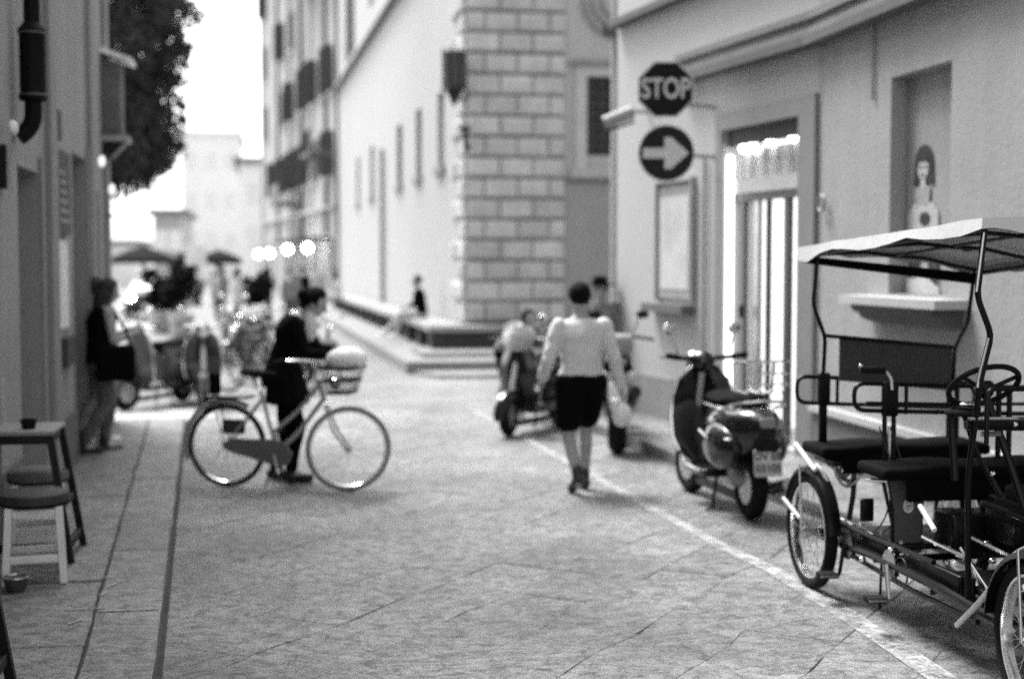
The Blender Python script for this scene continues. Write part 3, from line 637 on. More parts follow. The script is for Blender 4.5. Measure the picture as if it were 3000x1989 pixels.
# street face
Lf = (Vector((fx(57), 57)) - Vector((CX, PFY))).length
fu = lambda y: (57 - y) * Lf / (57 - PFY)
wins = [(29.0, 30.0), (32.5, 33.5), (36.2, 37.3), (43.2, 44.3), (48, 49)]
hol = [(fu(b_), fu(a), 3.8, 5.35) for a, b_ in wins] + [(fu(53.5), fu(49.5), 9.1, 12.6), (fu(44.5), fu(43), 9.6, 12.6)]
m, ptF, dF, nF = facade((fx(57), 57), (CX, PFY), 0, 14, hol, .3, -1)
m.build("street_wall", pal_m, PZ, smooth=0)
for h in hol:
    wn = slabbox(ptF, h[0], h[1], h[2], h[3], .2, .26).build("window", shut_m if h[2] > 8 else dark_glass, PZ, smooth=0)
    if h[2] > 8:
        for k in range(14): slabbox(ptF, h[0] + .05, h[1] - .05, h[2] + .1 + k * .24, h[2] + .2 + k * .24, .14, .199).build("shutter_slat", shut_m, wn, smooth=0)
    else:
        slabbox(ptF, h[0] - .1, h[1] + .1, h[2] - .14, h[2] - .001, -.08, -.001).build("window_sill", bench_m, PZ, smooth=0)
slabbox(ptF, 0, Lf - .05, 8.55, 8.63, -.22, -.001).build("string_course", bench_m, PZ, smooth=0)
slabbox(ptF, 0, Lf - .05, 8.631, 8.8, -.14, -.001).build("string_course", ledge_m, PZ, smooth=0)
tag(MB().tube([ptF(fu(40.2), .7, -.09), ptF(fu(40.2), 5.0, -.09)], .06, 10).build("drain_pipe", mat("pipe grey", .22)), "grey drain pipe running down the pale palazzo street wall", "pipe")
slabbox(ptE, 0.02, 12.3, 0, 14, .31, 8).build("inner_wall", pal_m, PZ, smooth=0)
# rusticated quoins
rng2 = random.Random(5)
def rust(pp, u0, u1, z0, z1, pr_=.075):
    g = .012; gz = .024; bv = .05
    f = [(u0 + g, z0 + gz), (u1 - g, z0 + gz), (u1 - g, z1 - gz), (u0 + g, z1 - gz)]
    k = pr_ + rng2.uniform(-.02, .03)
    a_ = [pp(u, z, -.001) for u, z in f]; b2 = [pp(u, z, -k * .55) for u, z in f]
    uc, zc = (u0 + u1) / 2, (z0 + z1) / 2
    c2 = [pp(u + (bv if u < uc else -bv) + rng2.uniform(-.01, .01), z + (bv if z < zc else -bv) + rng2.uniform(-.008, .008), -k) for u, z in f]
    mb = MB().add(a_ + b2 + c2, [[0, 1, 5, 4], [1, 2, 6, 5], [2, 3, 7, 6], [3, 0, 4, 7], [4, 5, 9, 8], [5, 6, 10, 9], [6, 7, 11, 10], [7, 4, 8, 11], [8, 9, 10, 11]])
    return mb.build("stone_block", quoin_m, PZ, smooth=0)
slabbox(ptE, .0, 1.86, .66, 9, -.0015, -.001).build("quoin_bed", mat("quoin joint", .13, .95), PZ, smooth=0)
row = .383; nrow = 21
for i in range(nrow):
    z0 = .72 + i * row; z1 = z0 + row
    xs = [0, .62, 1.24, 1.86] if i % 2 else [0, .33, .95, 1.55, 1.86]
    for a, b_ in zip(xs, xs[1:]): rust(ptE, a, b_, z0, z1)
    w_ = .62 if i % 2 == 0 else .95
    rust(ptF, Lf - w_, Lf, z0, z1)
    if w_ > .7: pass
    rust(ptF, Lf - w_ - .45, Lf - w_, z0, z1) if i % 2 else None
# benches and steps round the palazzo
ST = empty("stone_bench", (0, 0, 0), label="long stone bench on steps wrapping round the foot of the palazzo corner", cat="bench")
slabbox(ptE, -1.05, 12, .22, .27, -1.95, -.0).build("step", bench_m, ST, smooth=0)
b = MB(); b.prism([(fx(23.4) - 1.5, 23.3, 0), (9, 23.3, 0), (9, 25.8, 0), (fx(57) - .02, 57, 0), (fx(57) - 1.5, 57, 0)], (0, 0, 0), (0, 0, .2)); b.build("lower_step", bench_m, ST, smooth=0)
b = MB(); b.prism([(fx(22.4) - 1.1, 22.3, .0), (9, 22.3, .0), (9, 23.29, .0), (fx(23.29) - 1.4, 23.29, .0)], (0, 0, 0), (0, 0, .055)); b.build("threshold_step", bench_m, ST, smooth=0)
for k in range(9):
    slabbox(ptE, -.82 + k * 1.3, -.82 + (k + 1) * 1.3 - .01, .58, .68, -.8, -.06).build("seat_slab", mat("bench seat stone", .26, .8, var=.15, obj_var=.08), ST, smooth=0)
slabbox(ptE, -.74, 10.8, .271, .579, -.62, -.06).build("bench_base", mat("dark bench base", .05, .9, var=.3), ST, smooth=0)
kk = 0; y = 26.0
while y < 52:
    slabbox(ptF, fu(y + 1.9) + .01, fu(y), .58, .68, -.75, -.06).build("seat_slab", mat("bench seat stone", .55), ST, smooth=0)
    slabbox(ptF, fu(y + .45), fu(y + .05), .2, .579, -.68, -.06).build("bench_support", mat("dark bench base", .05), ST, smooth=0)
    slabbox(ptF, fu(y + 1.9), fu(y + .45), .2, .579, -.3, -.06).build("bench_back", bench_m, ST, smooth=0); y += 1.9
# corner lantern and torch bracket
ln = empty("corner_lantern", (3.22, 26.0, 0), label="big dark wrought-iron lantern on the palazzo corner", cat="lantern")
MB().tube([(0, 0, 4.95), (0, 0, 5.0), (0, 0, 5.62), (0, 0, 5.7)], [.13, .2, .2, .05], 6).build("glass_body", mat("lantern glass", .05, .3, emit=.0), ln)
for k in range(6):
    a = R(60 * k); c_ = (.205 * math.cos(a), .205 * math.sin(a)); MB().cyl((*c_, 4.96), (*c_, 5.72), .016, n=6).build("lantern_bar", iron, ln)
MB().torus((0, 0, 5.64), .21, .02, 'Z', 12, 6).build("ring", iron, ln); MB().torus((0, 0, 5.0), .2, .02, 'Z', 12, 6).build("ring", iron, ln)
MB().tube([(0, 0, 4.68), (0, 0, 4.82), (0, 0, 4.95)], [.02, .09, .16], 10).build("finial", iron, ln); MB().tube([(0, 0, 4.85), (.15, .1, 4.8), (.3, .22, 4.9)], .025, 6).build("arm", iron, ln)
tb = empty("torch_holder", (3.42, 26.05, 0), label="dark iron torch bracket on the palazzo corner below the lantern", cat="bracket")
MB().tube([(.1, .15, 3.95), (0, -.05, 4.05), (-.02, -.08, 4.28)], .035, 8).build("bracket", iron, tb); MB().cyl((-.12, -.05, 4.28), (.1, -.05, 4.28), .045).build("cup", iron, tb); MB().cyl((.02, -.02, 3.85), (.02, -.02, 4.25), .04).build("stem", iron, tb)

# ------------------------------------------------------------ row of houses beyond
rowp = [((2.35, 57.2), (1.55, 64), 13.5, row_m, "tall pale house with projecting shutters next to the palazzo"),
        ((1.53, 64.2), (.65, 72), 17, row_m2, "grey house with dark balcony midway along the far row"),
        ((.62, 72.2), (-.75, 84), 19, row_m, "tall house with jutting eaves closing the far row")]
rr = random.Random(11)
lamps = []
for hi, (p0, p1, hz, hm, lab) in enumerate(rowp):
    B_ = empty("town_house", (0, 0, 0), label=lab, cat="building", group="houses in the far row on the right")
    v0, v1 = Vector(p0), Vector(p1); Lh = (v1 - v0).length
    cols = 3; hol = []
    for c_ in range(cols):
        uc = Lh * (c_ + .5) / cols
        for fl in range(int(hz / 3.4)):
            z0 = 1.0 + fl * 3.4 if fl else .1
            if z0 + 2 < hz and (fl == 0 or rr.random() < .68): hol.append((uc - .5, uc + .5, z0 + (0 if fl == 0 else .9), z0 + (2.6 if fl == 0 else 2.7)))
    m, pp, d_, n_ = facade(p1, p0, 0, hz, [(Lh - b_, Lh - a, c, e) for a, b_, c, e in hol], .25, -1)
    m.build("wall", hm, B_, smooth=0)
    slabbox(pp, 0, Lh, 0, hz, .26, 9).build("inner_wall", hm, B_, smooth=0)
    slabbox(pp, -.1, Lh + .1, hz, hz + .18, -.7, 9).build("roof", roof_m, B_, smooth=0)
    for (a, b_, c, e) in hol:
        A_, Bb = Lh - b_, Lh - a
        wn = slabbox(pp, A_, Bb, c, e, .18, .24).build("window", dark_glass, B_, smooth=0)
        if c > 1:
            op = rr.random() < .6
            for s_ in (0, 1):
                q0 = (A_ - .5, A_ - .01) if s_ == 0 else (Bb + .01, Bb + .5)
                if op: slabbox(pp, A_ - .04 if s_ == 0 else Bb, A_ if s_ == 0 else Bb + .04, c, e, -.42, -.01).build('shutter', shut_m, B_, smooth=0)
                elif False: slabbox(pp, Bb, Bb + .04, c, e, -.48, -.01).build("shutter", shut_m, B_, smooth=0)
                else: slabbox(pp, q0[0], q0[1], c, e, -.05, -.005).build("shutter", shut_m, B_, smooth=0)
            slabbox(pp, A_ - .12, Bb + .12, c - .12, c - .002, -.12, -.001).build("window_sill", ledge_m, B_, smooth=0)
    if hi == 0:
        bl = slabbox(pp, Lh - 3.2, Lh - .6, 6.1, 6.25, -1.0, -.001).build("balcony", plinth_d, B_, smooth=0)
        slabbox(pp, Lh - 3.0, Lh - .8, 5.6, 6.099, -.7, -.001).build("corbel", plinth_d, bl, smooth=0)
        for k in range(12): slabbox(pp, Lh - 3.15 + k * .22, Lh - 3.12 + k * .22, 6.251, 7.1, -.98, -.95).build("baluster", iron, bl, smooth=0)
        slabbox(pp, Lh - 3.2, Lh - .6, 7.101, 7.15, -1.0, -.94).build("rail", iron, bl, smooth=0)
    if hi == 1:
        bl = slabbox(pp, 1, 4.4, 4.5, 4.65, -1.1, -.001).build("balcony", plinth_d, B_, smooth=0)
        slabbox(pp, 1, 4.4, 4.651, 5.5, -1.08, -1.04).build("railing", grille_m, bl, smooth=0)
    if hi < 2:
        aw = slabbox(pp, 1.0, Lh - 1.0, 2.75, 2.85, -1.0, -.001).build("awning", umb_m, B_, smooth=0)
    lamps.append((pp, Lh))
    slabbox(pp, 0, .35, 0, hz, -.12, -.001).build('corner_strip', ledge_m, B_, smooth=0); slabbox(pp, Lh * .66, Lh * .66 + .12, 3, hz, -.14, -.001).build('drain_pipe', shut_m, B_, smooth=0); slabbox(pp, 0, Lh, 4.0, 4.12, -.15, -.001).build('string_course', ledge_m, B_, smooth=0)
spots = [(0, .8), (0, .25), (1, .6), (1, .15)]
labs = ["nearest of the four lit globe lamps along the far house row", "second nearest lit globe lamp along the far house row", "third lit globe lamp, half merged with the farthest one", "farthest lit globe lamp along the far house row"]
gx = [(1.28, 60.5, 2.42), (.46, 63.5, 2.38), (-.33, 67, 2.22), (-.88, 69.5, 2.2)]
for (x_, y_, z_), lb_ in zip(gx, labs):
    g_ = empty("globe_lamp", (x_, y_, 0), label=lb_, cat="lamp", group="globe lamps along the far house row")
    MB().sph((0, 0, z_), .16).build("globe", lamp_e, g_); MB().tube([(.0, 0, z_ + .16), (0, 0, z_ + .3), (.5, 0, z_ + .35)], .02, 6).build("bracket", iron, g_); MB().cyl((0, 0, 0), (0, 0, z_ - .15), .025).build("post", iron, g_)
def plainb(name, x0, x1, y0, y1, h, m_, label, nwx=3, nwz=3, pitched=False):
    B_ = empty(name, ((x0 + x1) / 2, y0, 0), label=label, cat="building"); hw = (x1 - x0) / 2
    MB().box((0, (y1 - y0) / 2, h / 2), (x1 - x0, y1 - y0, h)).build("wall", m_, B_, smooth=0)
    MB().box((0, (y1 - y0) / 2, h + .2), (x1 - x0 + .8, y1 - y0 + .8, .38)).build("roof", roof_m if not pitched else far_m, B_, smooth=0)
    for i in range(nwx):
        for j in range(nwz):
            cx = -hw + (i + .5) * 2 * hw / nwx; cz = 2 + (j + .5) * (h - 2.5) / nwz
            w_ = MB().box((cx, -.01, cz), (.9, .1, 1.5)).build("window", mat("far hazy window", .75, .4), B_, smooth=0)  # panes paled in colour for the same haze
    return B_
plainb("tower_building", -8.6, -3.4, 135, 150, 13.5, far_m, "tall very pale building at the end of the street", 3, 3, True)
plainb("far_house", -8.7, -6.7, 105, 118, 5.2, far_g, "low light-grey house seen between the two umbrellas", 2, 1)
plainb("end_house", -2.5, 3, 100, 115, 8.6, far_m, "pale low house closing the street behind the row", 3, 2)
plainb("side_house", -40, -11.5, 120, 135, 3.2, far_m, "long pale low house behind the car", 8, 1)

# umbrellas
def umbrella(x, y, r_, ztop, zed, label):
    U = empty("umbrella", (x, y, 0), label=label, cat="umbrella", group="cafe umbrellas at the end of the street")
    b = MB(); n_ = 8; rg = []
    for k, (rr_, z_) in enumerate(((.02, ztop), (r_ * .45, ztop - (ztop - zed) * .36), (r_ * .8, zed + .12), (r_, zed), (r_ * 1.0, zed - .2))):
        rg.append([Vector((rr_ * math.cos(R(45 * i + 22)), rr_ * math.sin(R(45 * i + 22)), z_)) for i in range(n_)])
    rg += [[p - Vector((0, 0, .02)) for p in r__] for r__ in rg[-2::-1]]
    b.rings(rg); b.build("canopy", umb_m, U, smooth=20)
    MB().cyl((0, 0, 0), (0, 0, ztop), .04).build("pole", iron, U); MB().cyl((0, 0, 0), (0, 0, .1), .35).build("base", plinth_d, U)
umbrella(-5.6, 62, 1.5, 2.52, 1.96, "large dark umbrella above the parked car")
umbrella(-2.45, 62, 1.05, 2.36, 1.94, "smaller dark umbrella right of the pole sign")

# ------------------------------------------------------------ trees and shrubs
def leaves(name, m_, parent, blobs, n_, size, seed):
    r_ = random.Random(seed); vs = []; fs_ = []
    tot = sum(b[3] ** 2 for b in blobs)
    for (x, y, z, rad) in blobs:
        for _ in range(int(n_ * rad * rad / tot)):
            v = Vector((r_.gauss(0, 1), r_.gauss(0, 1), r_.gauss(0, 1))).normalized() * rad * r_.uniform(.35, 1.05) ** .6
            c = Vector((x, y, z)) + v; s_ = size * r_.uniform(.6, 1.4)
            a = Vector((r_.gauss(0, 1), r_.gauss(0, 1), r_.gauss(0, 1))).normalized(); b_ = a.orthogonal().normalized(); o = len(vs)
            vs += [c - a * s_, c + b_ * s_ * .5, c + a * s_, c - b_ * s_ * .5]; fs_.append([o, o + 1, o + 2, o + 3])
    me = bpy.data.meshes.new(name); me.from_pydata([tuple(v) for v in vs], [], fs_); me.materials.append(m_)
    o = bpy.data.objects.new(name, me); col.objects.link(o); o.parent = parent; return o
T = empty("tree", (-4.9, 32, 0), label="big dark leafy tree overhanging the street beyond the left building", cat="tree")
MB().tube([(0, 0, 0), (.1, 0, 1.5), (.05, .1, 3.2), (.3, 0, 5)], [.34, .27, .24, .2], 10).build("trunk", mat("bark", .05, .9, bump=.02, bscale=12), T)
for e_ in ((1.9, .4, 5.4), (-1.5, .5, 6), (.8, -1.6, 6), (.6, 1.6, 7)): MB().tube([(.15, 0, 3.6), (e_[0] * .5, e_[1] * .5, e_[2] - 1), e_], [.14, .09, .04], 7).build("branch", mat("bark", .05), T)
tr_ = random.Random(4); bl = []
outline0 = [(9.6, 3.15), (9.1, 3.1), (8.3, 2.95), (7.6, 2.9), (6.9, 2.75), (6.2, 2.7), (5.6, 2.55), (5.1, 2.55), (4.6, 2.6), (4.15, 2.35), (3.95, 1.9)]
outline = [(a, b + .22) for a, b in outline0]
for z_, xr in outline:
    for k in range(3):
        rad = tr_.uniform(.10, .22); bl.append((xr + tr_.uniform(-.15, .22), tr_.uniform(-1.5, 1.5), z_ + tr_.uniform(-.5, .5), rad))
    for k in range(13):
        rad = tr_.uniform(.35, .62); x_ = xr - rad - abs(tr_.gauss(0, 1)) * 1.3 * (k > 1); bl.append((x_, tr_.uniform(-2.4, 2.4), z_ + tr_.uniform(-.25, .35) + max(0, (1.2 - x_)) * .25, rad))
leaves("crown", leaf_m, T, bl, 26000, .10, 1)
for i, (x_, y_, z_, s_, lab) in enumerate(((-2.35, 36, 1.35, .55, "large dark leafy potted shrub beside the thin pole"), (-3.0, 38, 1.15, .4, "smaller dark potted shrub between the car and the big shrub"), (-.55, 38, 1.1, .42, "dark shrub behind the bicycles"))):
    S = empty("potted_shrub", (x_, y_, 0), label=lab, cat="plant", group="potted shrubs in the street")
    MB().tube([(0, 0, 0), (0, 0, .04), (0, 0, .5), (0, 0, .55)], [.2, .24, .32, .34], 14).build("pot", mat("pale pot", .5, .8), S)
    leaves("leaves", shrub_m, S, [(tr_.uniform(-.3, .3) * s_ / .5, tr_.uniform(-.3, .3), z_ + tr_.uniform(-.4, .35) * s_ / .5, s_ * .6) for _ in range(9)], 1600, .07, 20 + i)

# thin poles and small sign
sp = empty("sign_post", (-1.1, 30, 0), label="thin dark post with a white rectangular sign between the umbrellas", cat="sign")
MB().cyl((0, 0, 0), (0, 0, 1.75), .03).build("post", iron, sp); rbox("panel", (-.55, 0, 1.98), (.42, .03, .42), whitep, sp, .01); MB().tube([(0, 0, 1.75), (-.55, .03, 1.9)], .02).build("arm", iron, sp)

# ------------------------------------------------------------ wheels / vehicles
def wheel(parent, c, rad, tyre_r, spokes=28, rimw=.012, hub=.035, name="wheel", tyre_m=rubber, rim_m=chrome, steer=0, solid=False, fat=1.):
    W = bpy.data.objects.new(name, None); col.objects.link(W); W.parent = parent; W.location = c; W.rotation_euler = (0, 0, steer)
    MB().torus((0, 0, 0), rad - tyre_r, tyre_r, 'X', 44, 10, sq=fat).build("tyre", tyre_m, W)
    MB().torus((0, 0, 0), rad - tyre_r * 2 - .004, .011, 'X', 44, 6, sq=max(1, tyre_r * fat / .011 * .8)).build("rim", rim_m, W)
    if solid:
        MB().tube([(-.05, 0, 0), (-.045, 0, 0), (.045, 0, 0), (.05, 0, 0)], [.03, rad - tyre_r * 2, rad - tyre_r * 2, .03], 24).build("disc", rim_m, W)
    else:
        b = MB(); Rr = rad - tyre_r * 2
        for i in range(spokes):
            a = 2 * math.pi * i / spokes; s_ = 1 if i % 2 else -1; a2 = a + (.9 if (i // 2) % 2 else -.9)
            b.cyl((s_ * hub, .022 * math.cos(a2), .022 * math.sin(a2)), (0, Rr * math.cos(a), Rr * math.sin(a)), .0016, n=4)
        b.build("spokes", alu, W)
        MB().tube([(-.055, 0, 0), (-.05, 0, 0), (-.04, 0, 0), (-.038, 0, 0), (.038, 0, 0), (.04, 0, 0), (.05, 0, 0), (.055, 0, 0)], [.008, .012, .026, .016, .016, .026, .012, .008], 12).build("hub", alu, W)
    return W

# ---- the pedal surrey (four-wheeled quadricycle)
SV = empty("pedal_surrey", (0, 0, 0), label="black four-wheeled pedal surrey with white canopy parked at the right", cat="pedal car")
def T_(name, pts, r_, m_=bframe, r=.05, n=8, par=None, closed=False): return MB().tube(bend(pts, r) if not closed else pts, r_, n, closed).build(name, m_, par or SV)
XL, XR = 2.98, 3.90; YR, YF = 7.62, 5.20; WR = .33
for x_, y_, s_ in ((XL, YR, 0), (XR, YR, 0), (XL, YF, R(-4)), (XR, YF, R(-4))): wheel(SV, (x_, y_, WR), WR, .031, 28, steer=s_, fat=1.15)
# fenders
for x_, y_, a0, a1 in ((XL, YR, 20, 175), (XR, YR, 20, 175), (XL, YF, 5, 150), (XR, YF, 5, 150)):
    b = MB(); rg = []
    for i in range(17):
        a = R(a0 + (a1 - a0) * i / 16); ring = []
        for w_, h_ in ((-.045, -.02), (-.035, .004), (0, .012), (.035, .004), (.045, -.02), (.033, -.001), (0, .008), (-.033, -.001)):
            rr_ = WR + .025 + h_; ring.append((x_ + w_, y_ + rr_ * math.cos(a), WR + rr_ * math.sin(a)))
        rg.append(ring)
    b.rings(rg); b.build("fender", bframe, SV)
# fender stays
for x_ in (XL - .06, XL + .06):
    T_("fender_stay", [(x_, YR, WR), (x_, YR + .04, WR + .37)], .007, alu)
    T_("fender_stay", [(x_, YF, WR), (x_, YF + .04, WR + .37)], .007, alu)
T_("fender_stay", [(2.955, 7.50, .72), (2.97, 7.46, .70), (3.02, 7.42, .58), (3.03, 7.42, .44)], .011, whitep, r=.08)
T_("rear_reflector_bar", [(2.95, 7.80, .80), (2.95, 7.50, .69)], .012, whitep)
T_("rear_reflector_bar", [(2.89, 7.84, .48), (2.94, 7.70, .385)], .012, whitep)
T_("reflector_bar", [(3.10, 6.50, .655), (3.10, 6.34, .565)], .013, whitep)
# main frame
for x_ in (3.04, 3.86):
    T_("frame_rail", [(x_, 7.9, .30), (x_, 7.4, .30), (x_, 6.9, .33), (x_, 6.2, .33), (x_, 5.55, .30)], .024, r=.1)
T_("frame_rail", [(3.10, 7.3, .24), (3.10, 6.6, .22), (3.10, 5.9, .23)], .014)
T_("frame_rail", [(3.0, 7.78, .42), (3.02, 7.0, .43), (3.03, 6.2, .44)], .014)
for y_ in (7.62, 6.9, 6.2, 5.6): T_("cross_member", [(3.04, y_, .31), (3.86, y_, .31)], .019)
for y_ in (YR,): T_("rear_axle", [(XL - .03, y_, WR), (XR + .03, y_, WR)], .014, alu)
T_("front_axle", [(XL - .0, YF, WR), (XR, YF, WR)], .016)
T_("front_frame", [(3.06, 5.75, .32), (3.03, 5.45, .58), (3.0, 5.22, .72)], .018, r=.1)
T_("front_frame", [(3.86, 5.75, .32), (3.88, 5.45, .58), (3.9, 5.22, .72)], .018, r=.1)
T_("front_bumper", [(3.0, 5.9, .22), (2.99, 5.62, .42), (3.0, 5.4, .66), (3.05, 5.2, .735), (3.5, 5.1, .735), (3.86, 5.2, .735)], .014, alu, r=.15)
# dark chain boxes and floor boards between the rails
rbox("floor_board", (3.42, 7.0, .40), (.62, .52, .03), black, SV, .006)
rbox("floor_board", (3.42, 6.05, .36), (.62, .5, .03), black, SV, .006)
rbox("chain_case", (3.10, 7.15, .345), (.035, .62, .11), black, SV, .012)
rbox("chain_case", (3.10, 6.35, .355), (.035, .60, .10), black, SV, .012)
T_("edge_highlight", [(3.075, 7.42, .43), (3.075, 6.98, .42)], .010, chrome); T_("edge_highlight", [(3.075, 6.86, .405), (3.08, 6.56, .40)], .010, chrome)  # chrome strips stand in for highlights on the case edges
T_("chrome_guard", [(3.12, 6.5, .50), (3.12, 6.15, .49), (3.12, 6.0, .48), (3.12, 5.96, .38)], .012, chrome, r=.08)
T_("chrome_guard", [(3.3, 6.35, .52), (3.3, 5.95, .5), (3.3, 5.85, .36)], .010, chrome, r=.06)
# seat pedestals with emblem
def pedestal(y_, x_, w0, w1, z0, z1, emb):
    b = MB(); b.prism([(x_ - w0, y_, z1), (x_ - w0 * .9, y_, z1 - .06), (x_ - w1, y_, z0 + .22), (x_ - w1 * .92, y_, z0), (x_ + w1 * .92, y_, z0), (x_ + w1, y_, z0 + .22), (x_ + w0 * .9, y_, z1 - .06), (x_ + w0, y_, z1)], (0, 0, 0), (0, .03, 0))
    p_ = b.build("pedestal", panel_g, SV, smooth=0)
    for s_ in (-1, 1): T_("pedestal_edge", [(x_ + s_ * w0, y_ + .015, z1), (x_ + s_ * w1 * 1.05, y_ + .015, z0 + .25), (x_ + s_ * w1, y_ + .015, z0)], .010, par=p_)
    MB().prism([(x_ + .028 * math.cos(R(20 * k)), y_ - .004, emb + .036 * math.sin(R(20 * k))) for k in range(18)], (0, 0, 0), (0, .0035, 0)).build("emblem", mat("emblem white", .85, .6), p_, smooth=0)
    return p_
e1 = pedestal(6.78, 3.17, .105, .075, .36, .76, .605)
b = MB().torus((3.17, 6.774, .605), .019, .0015, 'Y', 20, 5); b.build("emblem_ring", mat("grey mark", .2), SV); MB().box((3.17, 6.772, .607), (.02, .004, .005)).box((3.166, 6.772, .602), (.005, .004, .016)).build("emblem_mark", mat("grey mark", .2), SV, smooth=0)
T_("seat_support", [(3.2, 7.55, .76), (3.18, 7.5, .56), (3.12, 7.45, .34)], .016); T_("seat_support", [(3.32, 7.5, .76), (3.36, 7.35, .34)], .012); T_("seat_support", [(3.8, 7.5, .76), (3.8, 7.4, .34)], .016)
T_("seat_support", [(3.04, 7.62, .74), (3.1, 7.55, .68), (3.16, 7.5, .6)], .014, alu)
em = MB().torus((3.14, 7.5, .67), .045, .008, 'Y', 22, 6).sph((3.14, 7.5, .67), (.018, .01, .025)); em.build("rear_emblem", alu, SV)
T_("emblem_strut", [(3.06, 7.5, .73), (3.08, 7.5, .64), (3.14, 7.5, .58), (3.22, 7.5, .64), (3.24, 7.5, .74)], .009, alu, r=.04)
for x_ in (3.8, 3.55): T_("seat_support", [(x_, 6.72, .76), (x_, 6.72, .34)], .015)
T_("seat_hinge", [(2.97, 6.86, .735), (3.09, 6.80, .73)], .010, chrome); 
# benches
def bench(x0, x1, y0, y1, z_, skirt=True):
    o = rbox("bench_seat", ((x0 + x1) / 2, (y0 + y1) / 2, z_ - .036), (x1 - x0, y1 - y0, .072), vinyl, SV, .03, seg=3)
    bm = bmesh.new(); bm.from_mesh(o.data); bmesh.ops.subdivide_edges(bm, edges=[e for e in bm.edges if abs((e.verts[0].co - e.verts[1].co).x) > .3], cuts=10)
    for v in bm.verts:
        if v.co.z > z_ - .05: v.co.z -= .012 * math.sin((v.co.x - x0) / (x1 - x0) * math.pi * 2 + 1) ** 2
    bm.to_mesh(o.data); bm.free()
    if skirt: rbox("seat_skirt", ((x0 + x1) / 2 + .05, y0 + .03, z_ - .12), (x1 - x0 - .16, .03, .12), vinyl, SV, .008)
bench(2.98, 3.98, 7.45, 7.80, .83, False)
rbox("seat_board", (3.48, 7.62, .725), (.86, .3, .03), black, SV, .005)
bench(2.97, 4.0, 6.62, 6.98, .83)
rbox("bench_seat", (3.56, 5.95, .79), (.5, .26, .07), vinyl, SV, .02)
rbox("front_box", (3.62, 6.0, .70), (.62, .36, .12), vinyl, SV, .02)
# rear backrest loop
def loop(x0, x1, y_, z0, z1, dz, rad=.012):
    P = bend([(x0 + .25, y_, z1 - dz * .25), (x0, y_, z1), (x0, y_, z0), (x0 + .25, y_, z0 - dz * .25)], .06)
    T_("back_rail", [*P], rad, r=.0001)
    T_("back_rail", [(x0 + .24, y_, z1 - dz * .25), (x1 - .05, y_, z1 - dz), (x1, y_, z1 - dz - .05), (x1, y_, z0 - dz + .04), (x1 - .05, y_, z0 - dz), (x0 + .24, y_, z0 - dz * .25)], rad, r=.04)
loop(2.93, 4.02, 7.74, 1.045, 1.195, .05)
loop(2.93, 4.05, 6.92, 1.085, 1.225, .04)
T_("back_rail", [(3.0, 6.93, 1.12), (3.5, 6.93, 1.105), (4.0, 6.93, 1.10)], .009)
# uprights of the two benches
rbox("seat_upright", (3.08, 7.72, 1.0), (.045, .03, .4), bframe, SV, .006); rbox("seat_upright", (3.085, 7.72, 1.12), (.07, .035, .19), bframe, SV, .01)
T_("seat_upright", [(3.17, 7.73, 1.19), (3.17, 7.73, 1.03)], .010)
T_("seat_upright", [(3.105, 6.93, .8), (3.10, 6.93, 1.16)], .013, bframe); T_("seat_upright", [(3.155, 6.93, .8), (3.15, 6.93, 1.16)], .013, bframe)
T_("chrome_post", [(3.12, 6.90, .82), (3.115, 6.90, 1.0)], .008, chrome)
rbox("seat_upright", (3.125, 6.92, 1.14), (.085, .035, .18), bframe, SV, .01); T_("seat_upright", [(3.215, 6.92, 1.215), (3.215, 6.92, 1.06)], .011)
T_("brake_lever", [(3.125, 6.9, 1.19), (3.12, 6.9, 1.25), (3.09, 6.9, 1.285), (3.02, 6.9, 1.295)], .010, chrome, r=.03)
T_("brake_grip", [(3.085, 6.9, 1.29), (2.95, 6.9, 1.295)], .019, rubber); MB().sph((2.955, 6.9, 1.315), .012).build("lever_knob", chrome, SV)
for x_ in (3.85, 3.9): T_("seat_upright", [(x_, 7.72, .8), (x_, 7.72, 1.15)], .015)
for x_ in (3.72, 3.78): T_("seat_upright", [(x_, 6.9, .8), (x_, 6.9, 1.2)], .015)
# canopy posts
T_("canopy_post", [(3.0, 7.62, 1.90), (2.975, 7.62, 1.61), (3.065, 7.66, 1.42), (3.07, 7.7, 1.15)], .012, r=.04)
T_("canopy_post", [(3.965, 7.66, 1.80), (3.95, 7.7, 1.50), (3.88, 7.72, 1.35), (3.875, 7.72, 1.1)], .012, r=.04)
T_("canopy_post", [(3.005, 5.72, 2.0), (2.985, 5.74, 1.70), (3.065, 5.76, 1.53), (3.04, 5.8, 1.34), (3.02, 5.86, .9), (3.05, 5.9, .34)], .014, r=.04)
T_("post_sleeve", [(2.993, 5.705, 1.98), (2.973, 5.725, 1.72)], .006, chrome, r=.001); T_("post_sleeve", [(3.045, 5.75, 1.52), (3.022, 5.788, 1.34), (3.02, 5.79, 1.3)], .007, chrome, r=.001)
T_("canopy_post", [(4.0, 5.72, 1.95), (3.97, 5.74, 1.62), (3.9, 5.76, 1.48), (3.9, 5.86, .9), (3.88, 5.9, .34)], .014, r=.04)
T_("canopy_crossbar", [(3.06, 7.67, 1.43), (3.87, 7.72, 1.355)], .011)
# rear backrest sheet
b = MB().add([(3.17, 7.70, 1.415), (3.865, 7.72, 1.345), (3.865, 7.72, 1.10), (3.17, 7.70, 1.17), (3.17, 7.712, 1.415), (3.865, 7.732, 1.345), (3.865, 7.732, 1.10), (3.17, 7.712, 1.17)], [[0, 1, 2, 3], [4, 5, 6, 7], [0, 1, 5, 4], [1, 2, 6, 5], [2, 3, 7, 6], [3, 0, 4, 7]]); b.build("backrest_sheet", mat("dark vinyl sheet", .045, .7, var=.2), SV, smooth=0)
